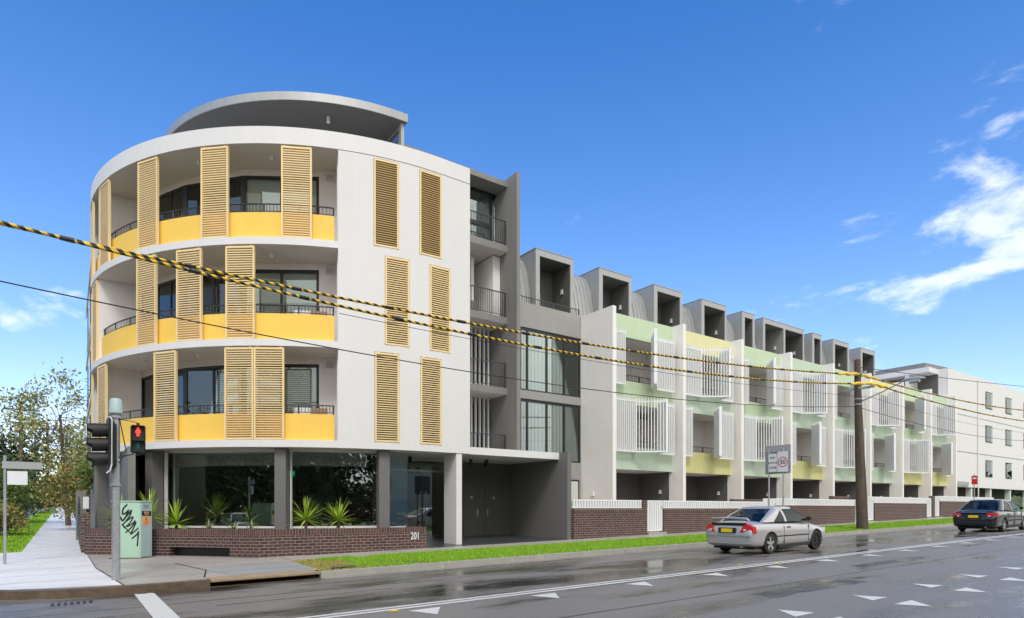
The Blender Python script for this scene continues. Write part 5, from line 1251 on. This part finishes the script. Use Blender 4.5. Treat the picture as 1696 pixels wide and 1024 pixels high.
# cars on the far side of the road, seen only as reflections in the shopfront
make_car('red sedan parked nose out across the side street, reflected in the shopfront', CARRED, (-14.6, 20.9, zR(-12, 21)+.1), 0, False, 4.2, .85, 1.45, 'cars on the near side', False, True)
make_car('white sedan parked beside the red one across the side street, reflected in the shopfront', CARWHT, (-15.0, 18.2, zR(-12, 18)+.1), 0, False, 4.5, .87, 1.45, 'cars on the near side', False)
make_car('grey sedan parked on the driveway behind the viewer, reflected in the entrance', CARSIL, (6.0, -5.2, zR(6, 0)), math.pi, False, 4.5, .87, 1.45, 'cars on the near side', False)

# ================================================================== PLANTS
def blade_plant(name, label, cat, x, y, z, n, Ln, m, spread=(10, 80), w=.035, group=None, stem=.0, droop=.25):
    t = thing(name, label, cat, (x, y, z), group)
    if stem: g = MB(); g.tube([(x, y, z-.02), (x+.02, y, z+stem)], [.05, .04], 8); g.build('stem', TRUNK, t)
    g = MB()
    for i in range(n):
        a = random.random()*6.283; el = R(random.uniform(*spread)); l = Ln*random.uniform(.75, 1.1); segs = 5
        dx, dy = math.cos(a), math.sin(a); sx, sy = -dy, dx; pr = []; cx = cz = 0; e = el
        for k in range(segs+1):
            s = k/segs; ww = w*(1-.9*s**1.5)*(.5+1.2*min(s*3, .45)); pr.append((cx, cz, ww)); cx += math.cos(e)*l/segs; cz += math.sin(e)*l/segs; e -= droop*s
        vs = []; fs = []
        for r_, h_, ww in pr: vs += [(x+dx*r_+sx*ww, y+dy*r_+sy*ww, z+stem+h_+.0), (x+dx*r_, y+dy*r_, z+stem+h_-ww*.45), (x+dx*r_-sx*ww, y+dy*r_-sy*ww, z+stem+h_)]
        for k in range(segs): b = k*3; fs += [(b, b+1, b+4, b+3), (b+1, b+2, b+5, b+4)]
        g.add(vs, fs)
    g.build('leaves', m, t, sharp=80); return t
zs = -.63
YL = ['spiky green yucca just left of the signal pole behind the green cabinet', 'spiky green yucca rising behind the green cabinet top', 'round yucca right of the green cabinet, in front of the wide window', 'yucca in the middle window, left of the pair', 'yucca in the middle window, right of the pair']
for (x, y, L_, st_), lb_ in zip(((1.35, 22.1, .72, .30), (2.05, 21.7, .78, .42), (2.62, 20.7, .66, .22), (5.75, 18.55, .68, .34), (6.65, 18.3, .66, .30)), YL):
    blade_plant('yucca', lb_, 'plant', x, y, zs, 54, L_*1.12, YUC, (-30, 88), .026, 'yuccas in the brick planter', st_, .10)
for (x, y), lb_ in zip(((3.35, 19.9), (3.95, 19.4), (4.35, 19.1), (1.5, 21.2)), ('small striped agave left of three below the wide window', 'small striped agave in the middle below the wide window', 'tan grassy agave beside the right end of the wide window', 'low agave beside the cabinet on the left')):
    blade_plant('agave', lb_, 'plant', x, y, zs, 16, .36, AGAV, (30, 85), .03, 'agaves in the brick planter', 0, .2)
blade_plant('shrub', 'bright leafy plant behind the first picket fence by the blade wall', 'plant', 15.9, 18.4, -.3, 26, .75, YUC, (15, 70), .06)
blade_plant('shrub', 'bright leafy plant showing above the picket fence of the second terrace', 'plant', 24.6, 18.6, -.2, 20, .8, YUC, (15, 70), .06)

def make_tree(name, label, x, y, h, cr, ch0, nleaf, lm, ls=.16, trunk_r=.2, lean=(0, 0), clumps=26, squash=.8, group=None, extra=None, open_=1.0, seed=1, trunk_m=None):
    rnd = random.Random(seed); z0 = zG(x, y)-.1; t = thing(name, label, 'tree' if 'shrub' not in name else 'shrub', (x, y, z0), group)
    g = MB(); top = Vector((x+lean[0], y+lean[1], z0+ch0+(h-ch0)*.55))
    mid = Vector((x+lean[0]*.4, y+lean[1]*.4, z0+ch0*.6))
    g.tube([(x, y, z0), tuple(mid), tuple(top)], [trunk_r, trunk_r*.75, trunk_r*.3], 9)
    cc = Vector((x+lean[0], y+lean[1], z0+(h+ch0)/2)); cl = []
    for i in range(clumps):
        while True:
            p = Vector((rnd.uniform(-1, 1), rnd.uniform(-1, 1), rnd.uniform(-1, 1)))
            if .35 < p.length < 1: break
        c = cc+Vector((p.x*cr, p.y*cr, p.z*(h-ch0)/2*squash/.8)); cl.append(c)
        b0 = mid.lerp(top, rnd.uniform(.1, 1)); m1 = b0.lerp(c, .5)+Vector((rnd.uniform(-.3, .3), rnd.uniform(-.3, .3), rnd.uniform(-.1, .35)))*cr*.25
        g.tube([tuple(b0), tuple(m1), tuple(c)], [trunk_r*.16, trunk_r*.09, trunk_r*.03], 5, cap=False)
    g.build('trunk', trunk_m or TRUNK, t)
    def leaves(nm, n, m_, s_, cls, rad):
        vs = []; fs = []
        for i in range(n):
            c = rnd.choice(cls); d = Vector((rnd.gauss(0, 1), rnd.gauss(0, 1), rnd.gauss(0, .75)))*rad*.42*open_; p = c+d
            a = Vector((rnd.gauss(0, 1), rnd.gauss(0, 1), rnd.gauss(0, 1))).normalized(); b = a.cross(Vector((rnd.gauss(0, 1), rnd.gauss(0, 1), rnd.gauss(0, 1)))).normalized()
            s1 = s_*rnd.uniform(.6, 1.3); k = len(vs); vs += [tuple(p-a*s1), tuple(p+b*s1*.45), tuple(p+a*s1), tuple(p-b*s1*.45)]; fs.append((k, k+1, k+2, k+3))
        b = MB(); b.v = vs; b.f = fs; me = bpy.data.meshes.new(nm); off = t.location; me.from_pydata([(q[0]-off.x, q[1]-off.y, q[2]-off.z) for q in vs], [], fs); me.materials.append(m_)
        o = bpy.data.objects.new(nm, me); COL.objects.link(o); o.parent = t
    leaves('crown', nleaf, lm, ls, cl, cr*.55)
    if extra: leaves('flowers', extra[1], extra[0], ls*.8, cl[:max(3, len(cl)//3)], cr*.5)
    return t
make_tree('street_tree', 'tall open crowned tree with olive leaves at the left behind the traffic signal', .1, 44, 8.6, 2.9, 3.8, 3200, LEAFY, .12, .15, (-.4, 0), 34, .9, open_=.6, seed=4)
make_tree('street_tree', 'dark trunked tree with thin leaves close behind the round building', .95, 49, 6.8, 1.4, 3.2, 1100, LEAFY, .11, .25, (0, 0), 18, seed=9, open_=.9)
make_tree('shrub', 'russet flowering shrub overhanging the side footpath', .9, 38, 3.6, 1.7, 1.0, 6500, LEAFR, .09, .08, (-.2, 0), 30, extra=None, seed=5)
make_tree('shrub', 'red flowering shrub against the round building at the left', 1.0, 32.5, 3.9, .75, 2.2, 1500, LEAF, .08, .05, (0, 0), 12, extra=(FLOWR, 500), seed=6)
make_tree('shrub', 'rounded green shrub left of the side footpath', -3.0, 50, 3.6, 1.9, .4, 5000, LEAF, .12, .1, (0, 0), 26, seed=7)
make_tree('shrub', 'low russet bush on the grass left of the side footpath', -2.3, 34, 1.7, 1.0, .2, 3000, LEAFR, .08, .05, (0, 0), 18, seed=8)
make_tree('street_tree', 'bushy green tree on the side street, nearer the left frame edge', -6.5, 42, 6.2, 2.8, 1.6, 6500, LEAF, .16, .16, (0, 0), 34, seed=11, open_=.8)
make_tree('street_tree', 'dark green tree far along the side street', -4.5, 75, 8, 3.5, 1.5, 5000, LEAFD, .25, .2, (0, 0), 30, seed=12)
make_tree('street_tree', 'green tree at the far end of the side footpath', 2.5, 82, 6.5, 3.0, 1.2, 4000, LEAF, .22, .2, (0, 0), 26, seed=13)
make_tree('street_tree', 'wide dark tree on the left of the side street', -14, 60, 7.5, 4.5, 1.5, 6500, LEAF, .24, .25, (0, 0), 34, seed=14)
# distant wood closing the horizon
g = MB(); vs = []; fs = []; rnd = random.Random(3)
for i in range(30000):
    a = rnd.uniform(-180, 180) if i % 2 else rnd.uniform(-40, 10); rad = rnd.uniform(120, 150); x = rad*math.sin(R(a)); y = rad*math.cos(R(a)) 
    hmax = 4.2+3.0*noise.noise((a*.25, 0, 0))+1.5*noise.noise((a*.9, 2, 0)); z = zG(x, y)+max(0, rnd.random()**.8*hmax*1.2); s_ = rnd.uniform(.5, 1.1)
    q = Vector((rnd.gauss(0, 1), rnd.gauss(0, 1), rnd.gauss(0, 1))).normalized(); w_ = q.cross(Vector((0, .3, 1))).normalized(); k = len(vs)
    vs += [(x-q.x*s_, y-q.y*s_, z-q.z*s_), (x+w_.x*s_, y+w_.y*s_, z+w_.z*s_), (x+q.x*s_, y+q.y*s_, z+q.z*s_), (x-w_.x*s_, y-w_.y*s_, z-w_.z*s_)]; fs.append((k, k+1, k+2, k+3))
me = bpy.data.meshes.new('distant_trees'); me.from_pydata(vs, [], fs); me.materials.append(LEAFD); o = bpy.data.objects.new('distant_trees', me); COL.objects.link(o); o['kind'] = 'stuff'; tag(o, 'far belt of dark trees beyond the end of the side street', 'trees')
vs = []; fs = []
for i in range(26000):                            # hedge is unseen, added behind the viewer to darken the glass reflections
    x = rnd.uniform(-45, 60); y = -19+rnd.gauss(0, .8); z = -1.4+rnd.random()**.8*(4.6+1.5*noise.noise((x*.2, 0, 5))); s_ = rnd.uniform(.15, .35)
    q = Vector((rnd.gauss(0, 1), rnd.gauss(0, 1), rnd.gauss(0, 1))).normalized(); w_ = q.cross(Vector((.2, .3, 1))).normalized(); k = len(vs)
    vs += [(x-q.x*s_, y-q.y*s_, z-q.z*s_), (x+w_.x*s_, y+w_.y*s_, z+w_.z*s_), (x+q.x*s_, y+q.y*s_, z+q.z*s_), (x-w_.x*s_, y-w_.y*s_, z-w_.z*s_)]; fs.append((k, k+1, k+2, k+3))
me = bpy.data.meshes.new('reflection_hedge'); me.from_pydata(vs, [], fs); me.materials.append(LEAFD); o = bpy.data.objects.new('reflection_hedge', me); COL.objects.link(o); o['kind'] = 'stuff'; tag(o, 'long dark hedge added unseen behind the viewer to darken the glass reflections', 'reflection_hedge')
# far power poles on the side street
for (x, y, h_), lb_ in zip(((-2.9, 62, 9), (-1.7, 85, 9.5), (-3.4, 105, 10), (-.6, 120, 10)), ('nearest of the distant power poles on the side street', 'second distant power pole along the side street', 'third distant power pole along the side street', 'farthest power pole at the end of the side street')):
    z0 = zG(x, y); t = thing('distant_pole', lb_, 'pole', (x, y, z0), 'power poles along the side street')
    g = MB(); g.tube([(x, y, z0-.2), (x, y, z0+h_)], [.17, .12], 8); g.build('pole_shaft', POLEW, t)
    g = MB(); g.box(x-1.1, x+1.1, y-.06, y+.06, z0+h_-.6, z0+h_-.48); g.box(x-.8, x+.8, y-.06, y+.06, z0+h_-1.6, z0+h_-1.5)
    for q in (-1, -.5, .5, 1): g.cyl(x+q, y, z0+h_-.48, z0+h_-.3, .05, 6)
    g.build('crossarm', POLEW, t)
for dx, dz, wl in ((-1, 8.65, 'upper left'), (1, 8.65, 'upper right'), (.5, 7.6, 'lowest')):
    g = MB(); P_ = []
    for (a, b) in (((-2.9, 62, 9), (-1.7, 85, 9.5)), ((-1.7, 85, 9.5), (-3.4, 105, 10))):
        for i in range(10):
            s = i/10; y = a[1]+(b[1]-a[1])*s; x = a[0]+(b[0]-a[0])*s+dx; P_.append((x, y, zG(x, y)+dz+.8*s-.8*4*s*(1-s)*.4))
    g.tube(P_, .018, 5); o = g.build('distant_wire', CABLE); tag(o, wl+' thin wire strung between the distant power poles', 'cable', 'wires between the distant poles')
# opposite side of the street, which the shopfront reflects
for i, (x, y, h_, c_) in enumerate(((-9, -9, 8.5, 4.0), (0, -12, 9.5, 4.6), (9, -9, 9, 4.2), (-18, -12, 10, 5), (-21, 16.5, 7.5, 4.2), (-22, 23, 7.5, 4.5), (-19, 31, 7, 4.2), (-24, 6, 9.5, 4.5), (-27, -2, 10, 5))):
    make_tree('street_tree', ['broad dark tree behind the viewer, leftmost but one', 'broad dark tree straight behind the viewer', 'dark tree behind the viewer on the right', 'leftmost dark tree behind the viewer', 'dark tree across the side street, nearest the corner', 'dark tree across the side street, second from the corner', 'dark tree across the side street, third from the corner', 'dark tree across the side street on the near side of the main road', 'dark tree to the far left of the viewer'][i], x, y, h_, c_, 1.2, 12000, LEAFD, .24, .3, (0, 0), 30, seed=20+i, group='trees across the road')
oh = thing('house', 'pale weatherboard house across the road, reflected in the entrance glass', 'house', (24, -12, -1.2))
g = MB(); g.box(17, 31, -16, -8.5, -1.4, 4.5); g.build('wall', mat('cream_weatherboard', (0.62, 0.52, 0.40), 0.7), oh); g = MB(); g.profx([(-17, 4.5), (-12.2, 6.8), (-7.8, 4.5)], 16.5, 31.5); g.build('roof', DGREY, oh)
for x in (19, 23, 27): g = MB(); g.box(x, x+1.6, -8.49, -8.44, 1.5, 3.2); g.build('window', BLACK, oh)
g = MB(); g.box(18, 23, -8.49, -8.42, -1.3, .8); g.build('garage_door', SIGNB, oh)

# fallen yellow leaves on the wet road
for i, (x, y, lb_) in enumerate(((4.05, 8.75, 'yellow fallen leaf on the road just left of the centre line start'), (13.6, 9.35, 'yellow fallen leaf beside the centre line under the car tail'), (14.6, 8.95, 'yellow fallen leaf on the centre line'))):
    g = MB(); P_ = [(x+math.cos(a*1.05)*(.06+.03*(a % 2)), y+math.sin(a*1.05)*(.045+.03*(a % 2))) for a in range(6)]; g.prism(P_, up(zR, .008), up(zR, .016))
    o = g.build('fallen_leaf', YTAPE); tag(o, lb_, 'leaf', 'fallen leaves on the road')
